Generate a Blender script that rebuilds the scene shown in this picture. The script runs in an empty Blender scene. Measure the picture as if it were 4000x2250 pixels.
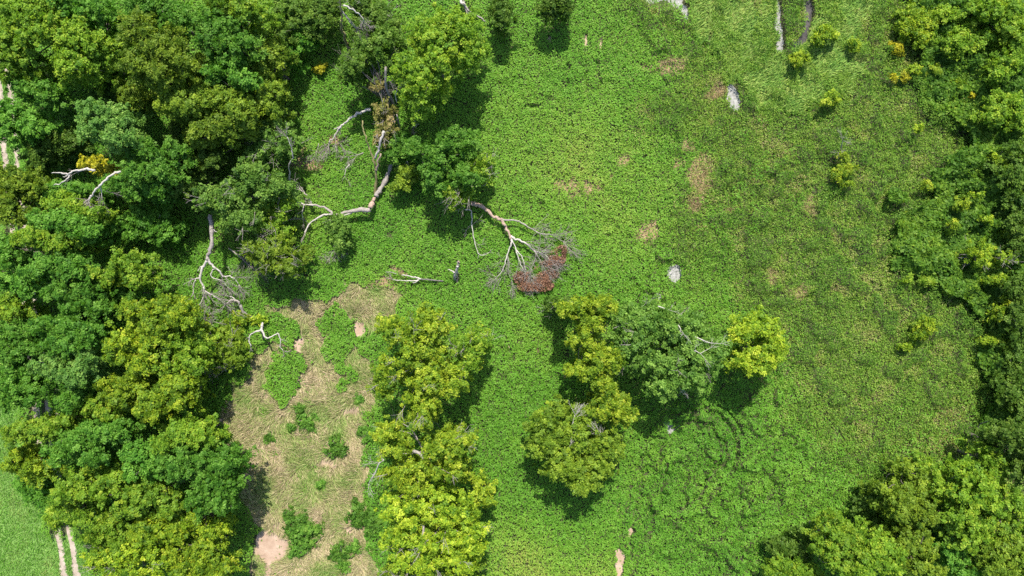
import bpy, math
import numpy as np
from mathutils import Vector

# ------------------------------------------------------------------ camera, sky, sun, exposure
S = 0.035                      # metres of ground per photo pixel (4000 px frame)
H = 93.0                       # flying height of the camera
sc = bpy.context.scene
col = sc.collection
cd = bpy.data.cameras.new('camera'); cam = bpy.data.objects.new('camera', cd); col.objects.link(cam)
cam.location = (0, 0, H); cam.rotation_euler = (0, 0, 0)
cd.sensor_width = 36.0; cd.lens = 36.0 * H / (4000 * S)
cd.clip_start = 1.0; cd.clip_end = 5000.0
sc.camera = cam

SUN_EL = math.radians(55)
w = bpy.data.worlds.new('World'); sc.world = w; w.use_nodes = True
nt = w.node_tree
sky = nt.nodes.new('ShaderNodeTexSky'); sky.sky_type = 'NISHITA'; sky.sun_disc = False
sky.sun_elevation = SUN_EL; sky.sun_rotation = math.radians(3)
bg = nt.nodes['Background']; bg.inputs['Strength'].default_value = 0.15
nt.links.new(sky.outputs['Color'], bg.inputs['Color'])
ld = bpy.data.lights.new('sun', 'SUN'); ld.energy = 4.6; ld.angle = math.radians(0.5); ld.color = (1.0, 0.95, 0.86)
sun = bpy.data.objects.new('sun', ld); col.objects.link(sun)
az = math.radians(3)
tosun = Vector((math.sin(az) * math.cos(SUN_EL), math.cos(az) * math.cos(SUN_EL), math.sin(SUN_EL)))
sun.rotation_euler = tosun.to_track_quat('Z', 'Y').to_euler()
sun.location = tosun * 150
vs = sc.view_settings
vs.view_transform = 'Standard'; vs.look = 'None'; vs.gamma = 1.0; vs.exposure = 1.32; vs.use_curve_mapping = False
sc.cycles.max_bounces = 7; sc.cycles.diffuse_bounces = 4; sc.cycles.transmission_bounces = 5; sc.cycles.glossy_bounces = 1
sc.cycles.use_denoising = False
sc.cycles.caustics_reflective = False; sc.cycles.caustics_refractive = False
sc.render.film_transparent = False

# ------------------------------------------------------------------ numeric helpers
def rs(seed): return np.random.default_rng(seed)
def _hash(ix, iy, seed):
    n = (ix.astype(np.int64) * 374761393 + iy.astype(np.int64) * 668265263 + seed * 974711) & 0xFFFFFFFF
    n = ((n ^ (n >> 13)) * 1274126177) & 0xFFFFFFFF
    n = ((n ^ (n >> 16)) * 2246822519) & 0xFFFFFFFF
    return ((n ^ (n >> 15)) & 0xFFFF) / 65535.0
def vnoise(x, y, seed=0):
    fx, fy = np.floor(x), np.floor(y); u, v = x - fx, y - fy
    u = u * u * (3 - 2 * u); v = v * v * (3 - 2 * v)
    ix, iy = fx.astype(np.int64), fy.astype(np.int64)
    a, b = _hash(ix, iy, seed), _hash(ix + 1, iy, seed)
    c, d = _hash(ix, iy + 1, seed), _hash(ix + 1, iy + 1, seed)
    return (a + (b - a) * u) * (1 - v) + (c + (d - c) * u) * v
def fbm(x, y, lam, seed=0, octs=3):
    s = 0.0; amp = 1.0; tot = 0.0; f = 1.0 / lam
    for k in range(octs):
        s = s + amp * vnoise(x * f + 17.3 * k, y * f - 9.1 * k, seed + k * 31); tot += amp; amp *= 0.5; f *= 2.03
    return s / tot                                  # 0..1
def sstep(a, b, x):
    t = np.clip((x - a) / (b - a), 0, 1); return t * t * (3 - 2 * t)
def gx(px): return (np.asarray(px, float) - 2000) * S
def gy(py): return (1125 - np.asarray(py, float)) * S
def at(px, py, h=0.0):
    f = (H - h) / H
    return Vector(((px - 2000) * S * f, (1125 - py) * S * f, h))
def in_poly(x, y, poly):
    P = [((px - 2000) * S, (1125 - py) * S) for px, py in poly]
    c = np.zeros(x.shape, bool); n = len(P)
    for i in range(n):
        x0, y0 = P[i]; x1, y1 = P[(i + 1) % n]
        if y0 == y1: continue
        m = ((y0 > y) != (y1 > y)) & (x < (x1 - x0) * (y - y0) / (y1 - y0) + x0)
        c ^= m
    return c
def in_ell(x, y, e):
    px, py, rx, ry = e
    return ((x - gx(px)) / (rx * S)) ** 2 + ((y - gy(py)) / (ry * S)) ** 2       # < 1 inside
def d_line(x, y, pts):
    d = np.full(x.shape, 1e9)
    P = [((px - 2000) * S, (1125 - py) * S) for px, py in pts]
    for (x0, y0), (x1, y1) in zip(P[:-1], P[1:]):
        dx, dy = x1 - x0, y1 - y0; L = dx * dx + dy * dy + 1e-9
        t = np.clip(((x - x0) * dx + (y - y0) * dy) / L, 0, 1)
        d = np.minimum(d, np.hypot(x - x0 - t * dx, y - y0 - t * dy))
    return d

# ------------------------------------------------------------------ object helpers
def link(o, parent=None):
    col.objects.link(o)
    if parent is not None: o.parent = parent
    return o
def tag(o, label=None, cat=None, group=None, kind=None):
    if label: o['label'] = label
    if cat: o['category'] = cat
    if group: o['group'] = group
    if kind: o['kind'] = kind
    return o
def empty(name, loc, label, cat, group=None):
    o = bpy.data.objects.new(name, None); o.empty_display_size = 0.3; o.location = loc
    link(o); return tag(o, label, cat, group)
def np_mesh(name, co, faces, mat, parent=None, attrs=None, smooth=False):
    me = bpy.data.meshes.new(name)
    n, k = faces.shape
    me.vertices.add(len(co)); me.vertices.foreach_set('co', np.ascontiguousarray(co, np.float32).ravel())
    me.loops.add(n * k); me.loops.foreach_set('vertex_index', np.ascontiguousarray(faces, np.int32).ravel())
    me.polygons.add(n); me.polygons.foreach_set('loop_start', np.arange(0, n * k, k, dtype=np.int32))
    if smooth: me.polygons.foreach_set('use_smooth', np.ones(n, bool))
    for nm, (typ, arr) in (attrs or {}).items():
        a = me.attributes.new(nm, typ, 'POINT')
        a.data.foreach_set('value' if typ == 'FLOAT' else 'color', np.ascontiguousarray(arr, np.float32).ravel())
    me.update(calc_edges=True)
    me.materials.append(mat)
    return link(bpy.data.objects.new(name, me), parent)
def unit(v): return v / (np.linalg.norm(v, axis=-1, keepdims=True) + 1e-9)
def leaf_geo(pos, nrm, size, rng, wide=0.72):
    """kite shaped leaves: one quad each"""
    n = len(pos); nrm = unit(nrm)
    t = unit(np.cross(nrm, rng.normal(size=(n, 3)))); b = np.cross(nrm, t)
    s = np.asarray(size).reshape(-1, 1) * np.ones((n, 1))
    co = np.empty((n, 4, 3), np.float32)
    co[:, 0] = pos - t * s * 0.5
    co[:, 1] = pos + b * s * wide * 0.5 + t * s * 0.08
    co[:, 2] = pos + t * s * 0.5 - nrm * s * 0.12
    co[:, 3] = pos - b * s * wide * 0.5 + t * s * 0.08
    return co.reshape(-1, 3)
def leaf_obj(name, pos, nrm, size, tint, mat, rng, parent=None, wide=0.72):
    n = len(pos)
    co = leaf_geo(pos, nrm, size, rng, wide)
    return np_mesh(name, co, np.arange(n * 4).reshape(n, 4), mat, parent, {'tint': ('FLOAT', np.repeat(tint, 4))})
def blade_obj(name, base, tip, width, tint, mat, rng, parent=None):
    n = len(base); d = unit(tip - base); side = unit(np.cross(d, rng.normal(size=(n, 3))))
    wd = np.asarray(width).reshape(-1, 1) * np.ones((n, 1))
    mid = base * 0.5 + tip * 0.5; mid[:, 2] += 0.12 * np.linalg.norm(tip - base, axis=1)
    co = np.empty((n, 4, 3), np.float32)
    co[:, 0] = base; co[:, 1] = mid + side * wd * 0.5; co[:, 2] = tip; co[:, 3] = mid - side * wd * 0.5
    return np_mesh(name, co.reshape(-1, 3), np.arange(n * 4).reshape(n, 4), mat, parent, {'tint': ('FLOAT', np.repeat(tint, 4))})

# ------------------------------------------------------------------ tubes for wood
class Wood:
    def __init__(self, seed=1): self.V = []; self.F = []; self.n = 0; self.rng = rs(seed)
    def tube(self, pts, r0, r1, sides=7, wob=0.0, sub=3, knots=0.12):
        P = [np.array(p, float) for p in pts]
        if len(P) < 2: return
        if sub > 1:                                 # Catmull-Rom
            Q = []
            E = [2 * P[0] - P[1]] + P + [2 * P[-1] - P[-2]]
            for i in range(1, len(E) - 2):
                a, b, c, d = E[i - 1:i + 3]
                for k in range(sub):
                    t = k / sub
                    Q.append(0.5 * (2 * b + (c - a) * t + (2 * a - 5 * b + 4 * c - d) * t * t + (3 * b - a - 3 * c + d) * t ** 3))
            Q.append(P[-1]); P = Q
        P = np.array(P); m = len(P)
        if wob: P[1:-1] += self.rng.normal(size=(m - 2, 3)) * wob
        tan = unit(np.gradient(P, axis=0))
        up = np.array([0.31, 0.22, 0.93]); u = unit(np.cross(tan, up)); v = np.cross(tan, u)
        L = np.r_[0, np.cumsum(np.linalg.norm(np.diff(P, axis=0), axis=1))]; L /= max(L[-1], 1e-6)
        r = (r0 + (r1 - r0) * L ** 0.85) * (1 + knots * self.rng.normal(size=m) * 0.6)
        a = np.linspace(0, 2 * math.pi, sides, endpoint=False)
        ring = P[:, None] + r[:, None, None] * (np.cos(a)[None, :, None] * u[:, None] + np.sin(a)[None, :, None] * v[:, None])
        self.V.append(ring.reshape(-1, 3))
        i0 = self.n + (np.arange(m - 1)[:, None] * sides + np.arange(sides)[None])
        j = (np.arange(sides) + 1) % sides
        i1 = self.n + (np.arange(m - 1)[:, None] * sides + j[None])
        self.F.append(np.stack([i0, i1, i1 + sides, i0 + sides], -1).reshape(-1, 4))
        self.n += m * sides
        for end, c in ((0, P[0]), (m - 1, P[-1])):       # cap with quads round a centre vertex (degenerate free: sides even or odd)
            self.V.append(c[None]); ci = self.n; self.n += 1
            base = ci - (m * sides) - (0 if end == 0 else 1) + end * sides
            ids = base + np.arange(sides)
            for q in range(0, sides - 1, 2):
                f = [ci, ids[q], ids[q + 1], ids[(q + 2) % sides]]
                self.F.append(np.array([f if end else f[::-1]]))
            if sides % 2:
                pass
        return P
    def twig(self, p, d, length, r, depth, spread=0.55, kids=3, flat=0.5, droop=0.0, rmin=0.012):
        rng = self.rng
        p = np.array(p, float); d = np.array(d, float); d /= np.linalg.norm(d) + 1e-9
        pts = [p]; dd = d.copy(); k = 3
        for i in range(k):
            dd = dd + rng.normal(size=3) * np.array([0.16, 0.16, 0.16 * flat]); dd[2] -= droop; dd /= np.linalg.norm(dd)
            pts.append(pts[-1] + dd * length / k)
        self.tube(pts, r, max(r * 0.55, rmin * 0.8), sides=4 if r < 0.06 else 6, sub=2 if r > 0.05 else 1, knots=0.05)
        if depth <= 0: return
        for i in range(kids):
            t = rng.uniform(0.3, 1.0); q = t * k; j = min(int(q), k - 1); b = pts[j] + (pts[j + 1] - pts[j]) * (q - j)
            nd = d + rng.normal(size=3) * np.array([spread, spread, spread * flat])
            self.twig(b, nd, length * rng.uniform(0.5, 0.8), max(r * rng.uniform(0.45, 0.65), rmin), depth - 1, spread, kids, flat, droop, rmin)
        self.twig(pts[-1], dd, length * 0.65, max(r * 0.55, rmin), depth - 1, spread, max(kids - 1, 1), flat, droop, rmin)
    def build(self, name, mat, parent=None, origin=None):
        co = np.concatenate(self.V); f = np.concatenate(self.F)
        if origin is not None: co = co - np.array(origin)[None]
        return np_mesh(name, co, f, mat, parent, smooth=True)

# ------------------------------------------------------------------ materials
def nodes(name):
    m = bpy.data.materials.new(name); m.use_nodes = True
    t = m.node_tree; t.nodes.clear(); return m, t, t.nodes, t.links
def leaf_mat(name, stops, trans=0.5, tcol=(1.2, 1.25, 0.5), rough=0.55, objvar=0.14, patch=0.0):
    m, t, N, L = nodes(name)
    out = N.new('ShaderNodeOutputMaterial')
    a = N.new('ShaderNodeAttribute'); a.attribute_name = 'tint'
    r = N.new('ShaderNodeValToRGB'); cr = r.color_ramp
    while len(cr.elements) < len(stops): cr.elements.new(0.5)
    for e, (p, c) in zip(cr.elements, stops): e.position = p; e.color = (*c, 1)
    L.new(a.outputs['Fac'], r.inputs['Fac'])
    hsv = N.new('ShaderNodeHueSaturation'); L.new(r.outputs['Color'], hsv.inputs['Color'])
    oi = N.new('ShaderNodeObjectInfo')
    mp = N.new('ShaderNodeMapRange'); mp.inputs['To Min'].default_value = 1 - objvar; mp.inputs['To Max'].default_value = 1 + objvar
    L.new(oi.outputs['Random'], mp.inputs['Value']); L.new(mp.outputs['Result'], hsv.inputs['Value'])
    d = N.new('ShaderNodeBsdfDiffuse'); L.new(hsv.outputs['Color'], d.inputs['Color'])
    mx = N.new('ShaderNodeMix'); mx.data_type = 'RGBA'; mx.blend_type = 'MULTIPLY'; mx.inputs['Factor'].default_value = 1.0
    L.new(hsv.outputs['Color'], mx.inputs[6]); mx.inputs[7].default_value = (*tcol, 1)
    tr = N.new('ShaderNodeBsdfTranslucent'); L.new(mx.outputs[2], tr.inputs['Color'])
    ms = N.new('ShaderNodeMixShader'); ms.inputs['Fac'].default_value = trans
    L.new(d.outputs[0], ms.inputs[1]); L.new(tr.outputs[0], ms.inputs[2])
    gl = N.new('ShaderNodeBsdfGlossy'); gl.inputs['Roughness'].default_value = rough; gl.inputs['Color'].default_value = (.8, .9, .55, 1)
    m2 = N.new('ShaderNodeMixShader'); m2.inputs['Fac'].default_value = 0.012
    L.new(ms.outputs[0], m2.inputs[1]); L.new(gl.outputs[0], m2.inputs[2])
    L.new(m2.outputs[0], out.inputs['Surface'])
    return m
LEAF = {
 'yellow': leaf_mat('leaf_yellow', [(0, (0.045, 0.115, 0.008)), (0.4, (0.155, 0.25, 0.014)), (0.75, (0.305, 0.375, 0.022)), (1, (0.45, 0.48, 0.06))]),
 'lime':   leaf_mat('leaf_lime', [(0, (.036, .095, .007)), (.45, (.135, .225, .012)), (.8, (.27, .34, .018)), (1, (.42, .44, .04))]),
 'sage':   leaf_mat('leaf_sage', [(0, (0.036, 0.095, 0.014)), (0.5, (0.1, 0.2, 0.026)), (1, (0.22, 0.34, 0.06))]),
 'ygreen': leaf_mat('leaf_yellow_green', [(0, (0.05, 0.125, 0.01)), (0.5, (0.135, 0.245, 0.016)), (1, (0.29, 0.36, 0.03))]),
 'green':  leaf_mat('leaf_green', [(0, (0.03, 0.105, 0.01)), (0.5, (0.078, 0.2, 0.018)), (1, (0.17, 0.32, 0.04))]),
 'blue':   leaf_mat('leaf_cool_green', [(0, (0.0424, 0.1205, 0.0189)), (0.5, (0.1043, 0.2198, 0.035)), (1, (0.2282, 0.3544, 0.07))]),
 'olive':  leaf_mat('leaf_olive', [(0, (0.0508, 0.106, 0.0089)), (0.5, (0.12, 0.195, 0.0149)), (1, (0.2398, 0.3119, 0.0238))]),
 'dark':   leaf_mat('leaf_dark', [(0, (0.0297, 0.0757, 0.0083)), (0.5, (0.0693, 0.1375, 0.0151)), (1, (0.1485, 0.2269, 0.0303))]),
 'gold':   leaf_mat('leaf_gold', [(0, (0.12, 0.15, 0.01)), (0.5, (0.34, 0.32, 0.014)), (1, (0.52, 0.45, 0.04))]),
 'rust':   leaf_mat('leaf_rust', [(0, (.07, .034, .022)), (.5, (.17, .085, .052)), (1, (.28, .16, .10))], trans=0.15, tcol=(1, 1, 1)),
 'dying':  leaf_mat('leaf_dying', [(0, (0.06, 0.075, 0.012)), (0.5, (0.14, 0.14, 0.03)), (1, (0.24, 0.17, 0.08))], trans=0.2),
 'vine':   leaf_mat('leaf_vine', [(0, (0.03, 0.105, 0.012)), (0.3, (0.068, 0.205, 0.017)), (0.6, (0.125, 0.285, 0.025)), (0.85, (0.2, 0.33, 0.038)), (1, (0.29, 0.32, 0.07))]),
 'mound':  leaf_mat('leaf_mound', [(0, (0.034, 0.1, 0.012)), (0.5, (0.085, 0.2, 0.022)), (1, (0.17, 0.29, 0.04))]),
 'weed':   leaf_mat('leaf_weed', [(0, (0.05, 0.125, 0.016)), (0.35, (0.13, 0.235, 0.028)), (0.65, (0.215, 0.3, 0.045)), (0.85, (0.265, 0.275, 0.085)), (1, (0.25, 0.19, 0.1))]),
 'thick':  leaf_mat('leaf_thicket', [(0, (0.026, 0.08, 0.009)), (0.4, (0.07, 0.155, 0.015)), (0.75, (0.145, 0.24, 0.022)), (1, (0.27, 0.32, 0.035))]),
}
def grass_mat(name, stops): return leaf_mat(name, stops, trans=0.25, tcol=(1.1, 1.1, .7), objvar=0.0)
GRASS_DRY = grass_mat('dry_grass_blades', [(0, (.085, .18, .03)), (.35, (.20, .245, .07)), (.65, (.30, .255, .135)), (1, (.42, .325, .215))])
GRASS_REED = grass_mat('reed_blades', [(0, (.07, .19, .03)), (.5, (.16, .28, .05)), (1, (.34, .40, .10))])
GRASS_LAWN = grass_mat('lawn_blades', [(0, (.05, .15, .012)), (.6, (.10, .24, .025)), (1, (.2, .24, .07))])

def soil_mat(name, c0, c1, c2, scale=1.2, bump=0.4, attr=None):
    m, t, N, L = nodes(name)
    out = N.new('ShaderNodeOutputMaterial'); b = N.new('ShaderNodeBsdfPrincipled'); b.inputs['Roughness'].default_value = 0.95
    b.inputs['Specular IOR Level'].default_value = 0.15
    tc = N.new('ShaderNodeTexCoord')
    n1 = N.new('ShaderNodeTexNoise'); n1.inputs['Scale'].default_value = scale; n1.inputs['Detail'].default_value = 8; n1.inputs['Roughness'].default_value = 0.65
    L.new(tc.outputs['Object'], n1.inputs['Vector'])
    r = N.new('ShaderNodeValToRGB'); cr = r.color_ramp; cr.elements.new(0.5)
    for e, (p, c) in zip(cr.elements, ((.3, c0), (.52, c1), (.72, c2))): e.position = p; e.color = (*c, 1)
    L.new(n1.outputs['Fac'], r.inputs['Fac'])
    colout = r.outputs['Color']
    if attr:
        at_ = N.new('ShaderNodeAttribute'); at_.attribute_name = attr
        mx = N.new('ShaderNodeMix'); mx.data_type = 'RGBA'; mx.blend_type = 'MULTIPLY'; mx.inputs['Factor'].default_value = 1.0
        L.new(at_.outputs['Color'], mx.inputs[6]); L.new(colout, mx.inputs[7]); colout = mx.outputs[2]
    L.new(colout, b.inputs['Base Color'])
    n2 = N.new('ShaderNodeTexNoise'); n2.inputs['Scale'].default_value = scale * 5; n2.inputs['Detail'].default_value = 6
    L.new(tc.outputs['Object'], n2.inputs['Vector'])
    bp = N.new('ShaderNodeBump'); bp.inputs['Strength'].default_value = bump; bp.inputs['Distance'].default_value = 0.08
    L.new(n2.outputs['Fac'], bp.inputs['Height']); L.new(bp.outputs['Normal'], b.inputs['Normal'])
    L.new(b.outputs[0], out.inputs['Surface'])
    return m
GROUND = soil_mat('ground_soil', (.62, .60, .55), (1, 1, 1), (1.35, 1.3, 1.25), 0.9, 0.5, 'soil')
SOIL = soil_mat('bare_soil', (.19, .125, .085), (.27, .195, .14), (.34, .26, .20), 0.7)
TRACK = soil_mat('track_soil', (.17, .135, .10), (.25, .205, .16), (.33, .275, .23), 1.0)
MUD = soil_mat('pale_mud', (.10, .095, .085), (.215, .21, .195), (.32, .31, .295), 2.6, 0.7)
DARKMUD = soil_mat('dark_mud', (.025, .023, .023), (.05, .046, .046), (.12, .11, .10), 1.6, 0.7)
def wood_mat(name, c0, c1, scale=6):
    m = soil_mat(name, c0, tuple((a + b) / 2 for a, b in zip(c0, c1)), c1, scale, 0.6)
    return m
W_WHITE = wood_mat('bleached_wood', (.22, .195, .165), (.44, .41, .365))
W_GREY = wood_mat('grey_wood', (.12, .105, .09), (.31, .275, .24))
W_PINK = wood_mat('split_wood', (.19, .125, .09), (.38, .285, .22))
W_DARK = wood_mat('dark_wood', (.06, .055, .05), (.16, .145, .13))
W_BARK = wood_mat('bark', (.055, .045, .035), (.16, .14, .115))
W_TAN = wood_mat('mossy_wood', (.11, .10, .03), (.28, .245, .12))

# ------------------------------------------------------------------ zones of the clearing (ground positions)
DRY = [(1050, 1180), (1190, 1165), (1280, 1190), (1330, 1140), (1430, 1120), (1570, 1120), (1530, 1230), (1450, 1300), (1440, 1420), (1470, 1530),
       (1440, 1640), (1430, 1760), (1420, 1850), (1410, 1960), (1440, 2090), (1500, 2400), (1000, 2400), (1000, 2180), (1030, 2080), (990, 1960),
       (930, 1830), (880, 1700), (870, 1600), (930, 1540), (950, 1480), (1010, 1400), (1040, 1330), (1180, 1350), (1170, 1270), (1090, 1230)]
DRY_ISLANDS = [(1130, 1440, 80, 85), (1310, 1290, 60, 80), (1385, 1290, 35, 60), (1290, 1360, 40, 50), (1345, 1400, 30, 70), (1420, 1330, 30, 60), (1330, 1500, 22, 30), (1370, 1480, 25, 40), (1090, 1520, 70, 40)]
REED = [(2690, 20), (2780, -60), (3020, -60), (2990, 190), (3060, 230), (3160, 90), (3330, -60), (3420, 60), (3330, 190), (3340, 330), (3180, 420), (3050, 460), (2960, 430), (2890, 330), (2830, 300), (2800, 220), (2710, 180)]
LAWN = [(-400, 1560), (70, 1580), (60, 1850), (140, 1960), (190, 2090), (300, 2090), (420, 2400), (-400, 2400)]
VERGE = [(-400, 200), (40, 300), (110, 560), (90, 760), (60, 900), (-400, 900)]
THICK = [(3500, -200), (3520, 60), (3600, 130), (3600, 280), (3690, 420), (3740, 560), (3690, 660), (3600, 730), (3520, 770), (3470, 900), (3490, 1050),
         (3600, 1140), (3740, 1180), (3800, 1300), (3800, 1450), (3790, 1560), (3830, 1680), (3960, 1740), (4500, 1800), (4500, -200)]
MUDS = [('pale_mud', [(2480, -40), (2525, 8), (2565, 14), (2600, 2), (2625, 22), (2655, 38), (2672, 62), (2684, 78), (2688, 40), (2665, 10), (2690, -40)], MUD,
         'pale grey mud showing at the top edge of the clearing', 'mud'),
        ('pale_mud', [(3018, -30), (3046, 20), (3050, 90), (3060, 160), (3052, 200), (3030, 205), (3028, 120), (3020, 60)], MUD,
         'pale grey strip of mud through the reeds beside the yellow bush', 'mud'),
        ('dark_mud', [(3140, -30), (3168, 10), (3172, 60), (3158, 100), (3168, 130), (3140, 170), (3110, 190), (3095, 175), (3125, 140), (3140, 80)], DARKMUD,
         'dark wet mud channel edging the reeds near the yellow bushes', 'mud'),
        ('pale_mud', [(2850, 328), (2872, 345), (2884, 375), (2890, 410), (2884, 432), (2862, 428), (2848, 405), (2840, 372), (2842, 345)], MUD,
         'long pale mud hollow among weeds below the reeds', 'mud'),
        ('pale_mud', [(2612, 1040), (2632, 1028), (2656, 1040), (2664, 1065), (2655, 1090), (2632, 1104), (2612, 1085), (2604, 1060)], MUD,
         'round pale mud hollow in the vines above the green tree', 'mud'),
        ('bare_soil', [(2546, 1160), (2565, 1146), (2582, 1158), (2578, 1170), (2550, 1170)], MUD,
         'small pale soil spot at the upper edge of the green tree', 'soil'),
        ('pale_mud', [(2592, 1650), (2610, 1648), (2626, 1662), (2620, 1676), (2640, 1668), (2655, 1660), (2640, 1680), (2612, 1698), (2604, 1680)], MUD,
         'small chalky mud spot where the curved wheel marks begin', 'mud'),
        ('bare_soil', [(1005, 2085), (1040, 2060), (1090, 2075), (1140, 2110), (1130, 2150), (1115, 2190), (1075, 2200), (1060, 2260), (1025, 2270), (1020, 2190), (1000, 2150)], SOIL,
         'large pinkish bare soil patch low in the dry grass', 'soil'),
        ('bare_soil', [(1155, 1330), (1185, 1320), (1205, 1350), (1195, 1380), (1165, 1375), (1150, 1350)], SOIL,
         'pink bare soil beside the white forked dead branch', 'soil'),
        ('bare_soil', [(1390, 1245), (1415, 1235), (1430, 1270), (1425, 1310), (1400, 1320), (1385, 1290)], SOIL,
         'pink bare soil strip at the top of the dry grass', 'soil'),
        ('bare_soil', [(1345, 2055), (1380, 2050), (1385, 2075), (1360, 2085)], SOIL, 'tiny bare soil spot between two vine mounds in dry grass', 'soil'),
        ('bare_soil', [(2132, 150), (2152, 145), (2158, 160), (2140, 166)], SOIL, 'pink soil spot near the small dark tree at the top', 'soil'),
        ('bare_soil', [(2278, 135), (2292, 140), (2294, 170), (2302, 185), (2288, 182), (2278, 160)], SOIL, 'pink soil slit, taller of a pair in the upper vines', 'soil'),
        ('bare_soil', [(2338, 165), (2352, 150), (2354, 175), (2342, 192)], SOIL, 'pink soil slit, narrower of a pair in the upper vines', 'soil'),
        ('bare_soil', [(2405, 2150), (2425, 2148), (2440, 2170), (2430, 2230), (2415, 2260), (2404, 2220)], SOIL, 'sandy soil in the wheel mark at the bottom edge', 'soil'),
        ('bare_soil', [(2455, 2065), (2475, 2070), (2470, 2090), (2456, 2095)], SOIL, 'small sandy spot in the wheel marks above the larger one', 'soil')]
STRAW = [(2455, 615, 28, 24), (2205, 720, 26, 22), (2255, 712, 22, 26), (2310, 722, 20, 28), (2240, 748, 30, 14), (2690, 565, 26, 24), (2655, 650, 20, 18), (2530, 920, 26, 48),
         (2395, 665, 14, 12), (2700, 800, 40, 24), (2830, 830, 24, 24), (2540, 270, 30, 18), (2620, 265, 50, 40), (2740, 680, 45, 90), (2780, 350, 40, 30), (1895, 1350, 14, 12), (2105, 1365, 12, 10),
         (2000, 1370, 10, 10), (3170, 790, 26, 40), (3020, 1080, 20, 26), (3120, 1130, 30, 30), (1565, 1060, 30, 14), (1200, 650, 60, 30), (1320, 560, 30, 30), (1175, 570, 30, 20), (1500, 1110, 60, 20)]
RUTS = [([(2621, 1614), (2673, 1601), (2725, 1588), (2792, 1603), (2828, 1640), (2859, 1681), (2875, 1717), (2870, 1769), (2850, 1830)], .42),
        ([(2802, 1578), (2838, 1598), (2875, 1640), (2890, 1690)], .3),
        ([(2611, 1691), (2668, 1650), (2725, 1635), (2766, 1655), (2792, 1697), (2833, 1733), (2828, 1780), (2792, 1831), (2766, 1852), (2725, 1930), (2647, 1981)], .4),
        ([(2760, 1640), (2800, 1700), (2810, 1760), (2780, 1820)], .28),
        ([(2502, 1785), (2481, 1836), (2455, 1898), (2450, 1945), (2430, 2002), (2424, 2069), (2414, 2147), (2414, 2255)], .5),
        ([(2518, 1836), (2492, 1914), (2479, 1992), (2466, 2049), (2461, 2095), (2461, 2147), (2470, 2200)], .42),
        ([(2549, 1986), (2543, 2049), (2518, 2095), (2492, 2137), (2471, 2214), (2450, 2260)], .45),
        ([(2590, 1800), (2600, 1840), (2615, 1860)], .3),
        ([(2218, 255), (2215, 330)], .3), ([(2335, 250), (2340, 350)], .36), ([(2290, 280), (2290, 360)], .25), ([(1990, 1370), (1992, 1440), (1997, 1510)], .3), ([(2105, 1360), (2100, 1420)], .25),
        ([(1862, 1590), (1875, 1640), (1890, 1700), (1895, 1760)], .32), ([(2060, 650), (2062, 720)], .22), ([(2050, 415), (2100, 420)], .3), ([(2580, 300), (2610, 350)], .3), ([(2230, 440), (2235, 500)], .22),
        ([(2115, 790), (2120, 830)], .28), ([(2205, 790), (2208, 830)], .28), ([(2755, 30), (2760, 120), (2768, 180)], .35), ([(3380, 110), (3385, 200)], .3)]

def wobble(x, y, amp=1.0, lam=2.0):
    return x + amp * (fbm(x, y, lam, 71) - .5) * 2, y + amp * (fbm(x, y, lam, 93) - .5) * 2
def zones(x, y):
    """membership of each ground point"""
    wx, wy = wobble(x, y, 1.7, 2.4)
    z = {}
    dry = in_poly(wx, wy, DRY)
    fine = fbm(x, y, .9, 67)
    for e in DRY_ISLANDS: dry &= ~(in_ell(wx, wy, e) < .35 + 1.3 * fine)
    z['dry'] = dry
    wrx, wry = wobble(x, y, 2.6, 3.0)
    z['reed'] = in_poly(wrx, wry, REED)
    z['lawn'] = in_poly(wx, wy, LAWN) | in_poly(wx, wy, VERGE)
    w2x, w2y = wobble(x, y, 4.2, 5.0)
    z['thick'] = in_poly(w2x, w2y, THICK)
    straw = np.zeros(x.shape)
    for e in STRAW: straw = np.maximum(straw, np.clip(1.5 - in_ell(wx, wy, e), 0, 1))
    z['straw'] = straw
    bare = np.zeros(x.shape, bool)
    w3x, w3y = wobble(x, y, .42, .8)
    for _, poly, _, _, _ in MUDS: bare |= in_poly(w3x, w3y, poly)
    rut = np.zeros(x.shape)
    brk = fbm(x, y, 1.6, 301)
    for pts, wd in RUTS:
        rut = np.maximum(rut, np.clip(1.4 - d_line(w3x, w3y, pts) / (wd * (.34 + .5 * brk)), 0, 1))
    z['bare'] = bare; z['rut'] = rut
    # rough mixed weeds take over towards the right hand side
    edge = np.interp(y, gy(np.array([2250, 1900, 1600, 1300, 1100, 800, 500, 200, 0]))[::1], [3750, 3500, 3050, 2850, 2750, 2650, 2600, 2560, 2450])
    px = x / S + 2000 + (fbm(x, y, 6, 51) - .5) * 500
    z['weed'] = sstep(-160, 220, px - edge)
    return z

# ------------------------------------------------------------------ ground sheet
TRACK_PATHS = [[(-60, 150), (-2, 330), (15, 560), (22, 660), (40, 820), (70, 1050), (105, 1230), (130, 1500), (150, 1700), (185, 1900), (222, 2060), (243, 2180), (262, 2320)],
               [(-20, 130), (38, 330), (62, 560), (70, 640), (88, 820), (118, 1050), (150, 1230), (178, 1500), (200, 1700), (232, 1900), (268, 2050), (290, 2180), (312, 2320)]]
def axis(a, step, far):
    core = np.arange(-a, a + 1e-6, step); out = a + np.array([1, 3, 8, 20, 50, 120, 300, 800, far])
    return np.r_[-out[::-1], core, out]
xs, ys = axis(84, .5, 2200), axis(50, .5, 2200)
X, Y = np.meshgrid(xs, ys)
zz = zones(X.ravel(), Y.ravel()); Xr, Yr = X.ravel(), Y.ravel()
nz = fbm(Xr, Yr, 3.0, 5)[:, None]
base = np.array([.042, .046, .020])[None] * (0.7 + 0.6 * nz)
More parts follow.
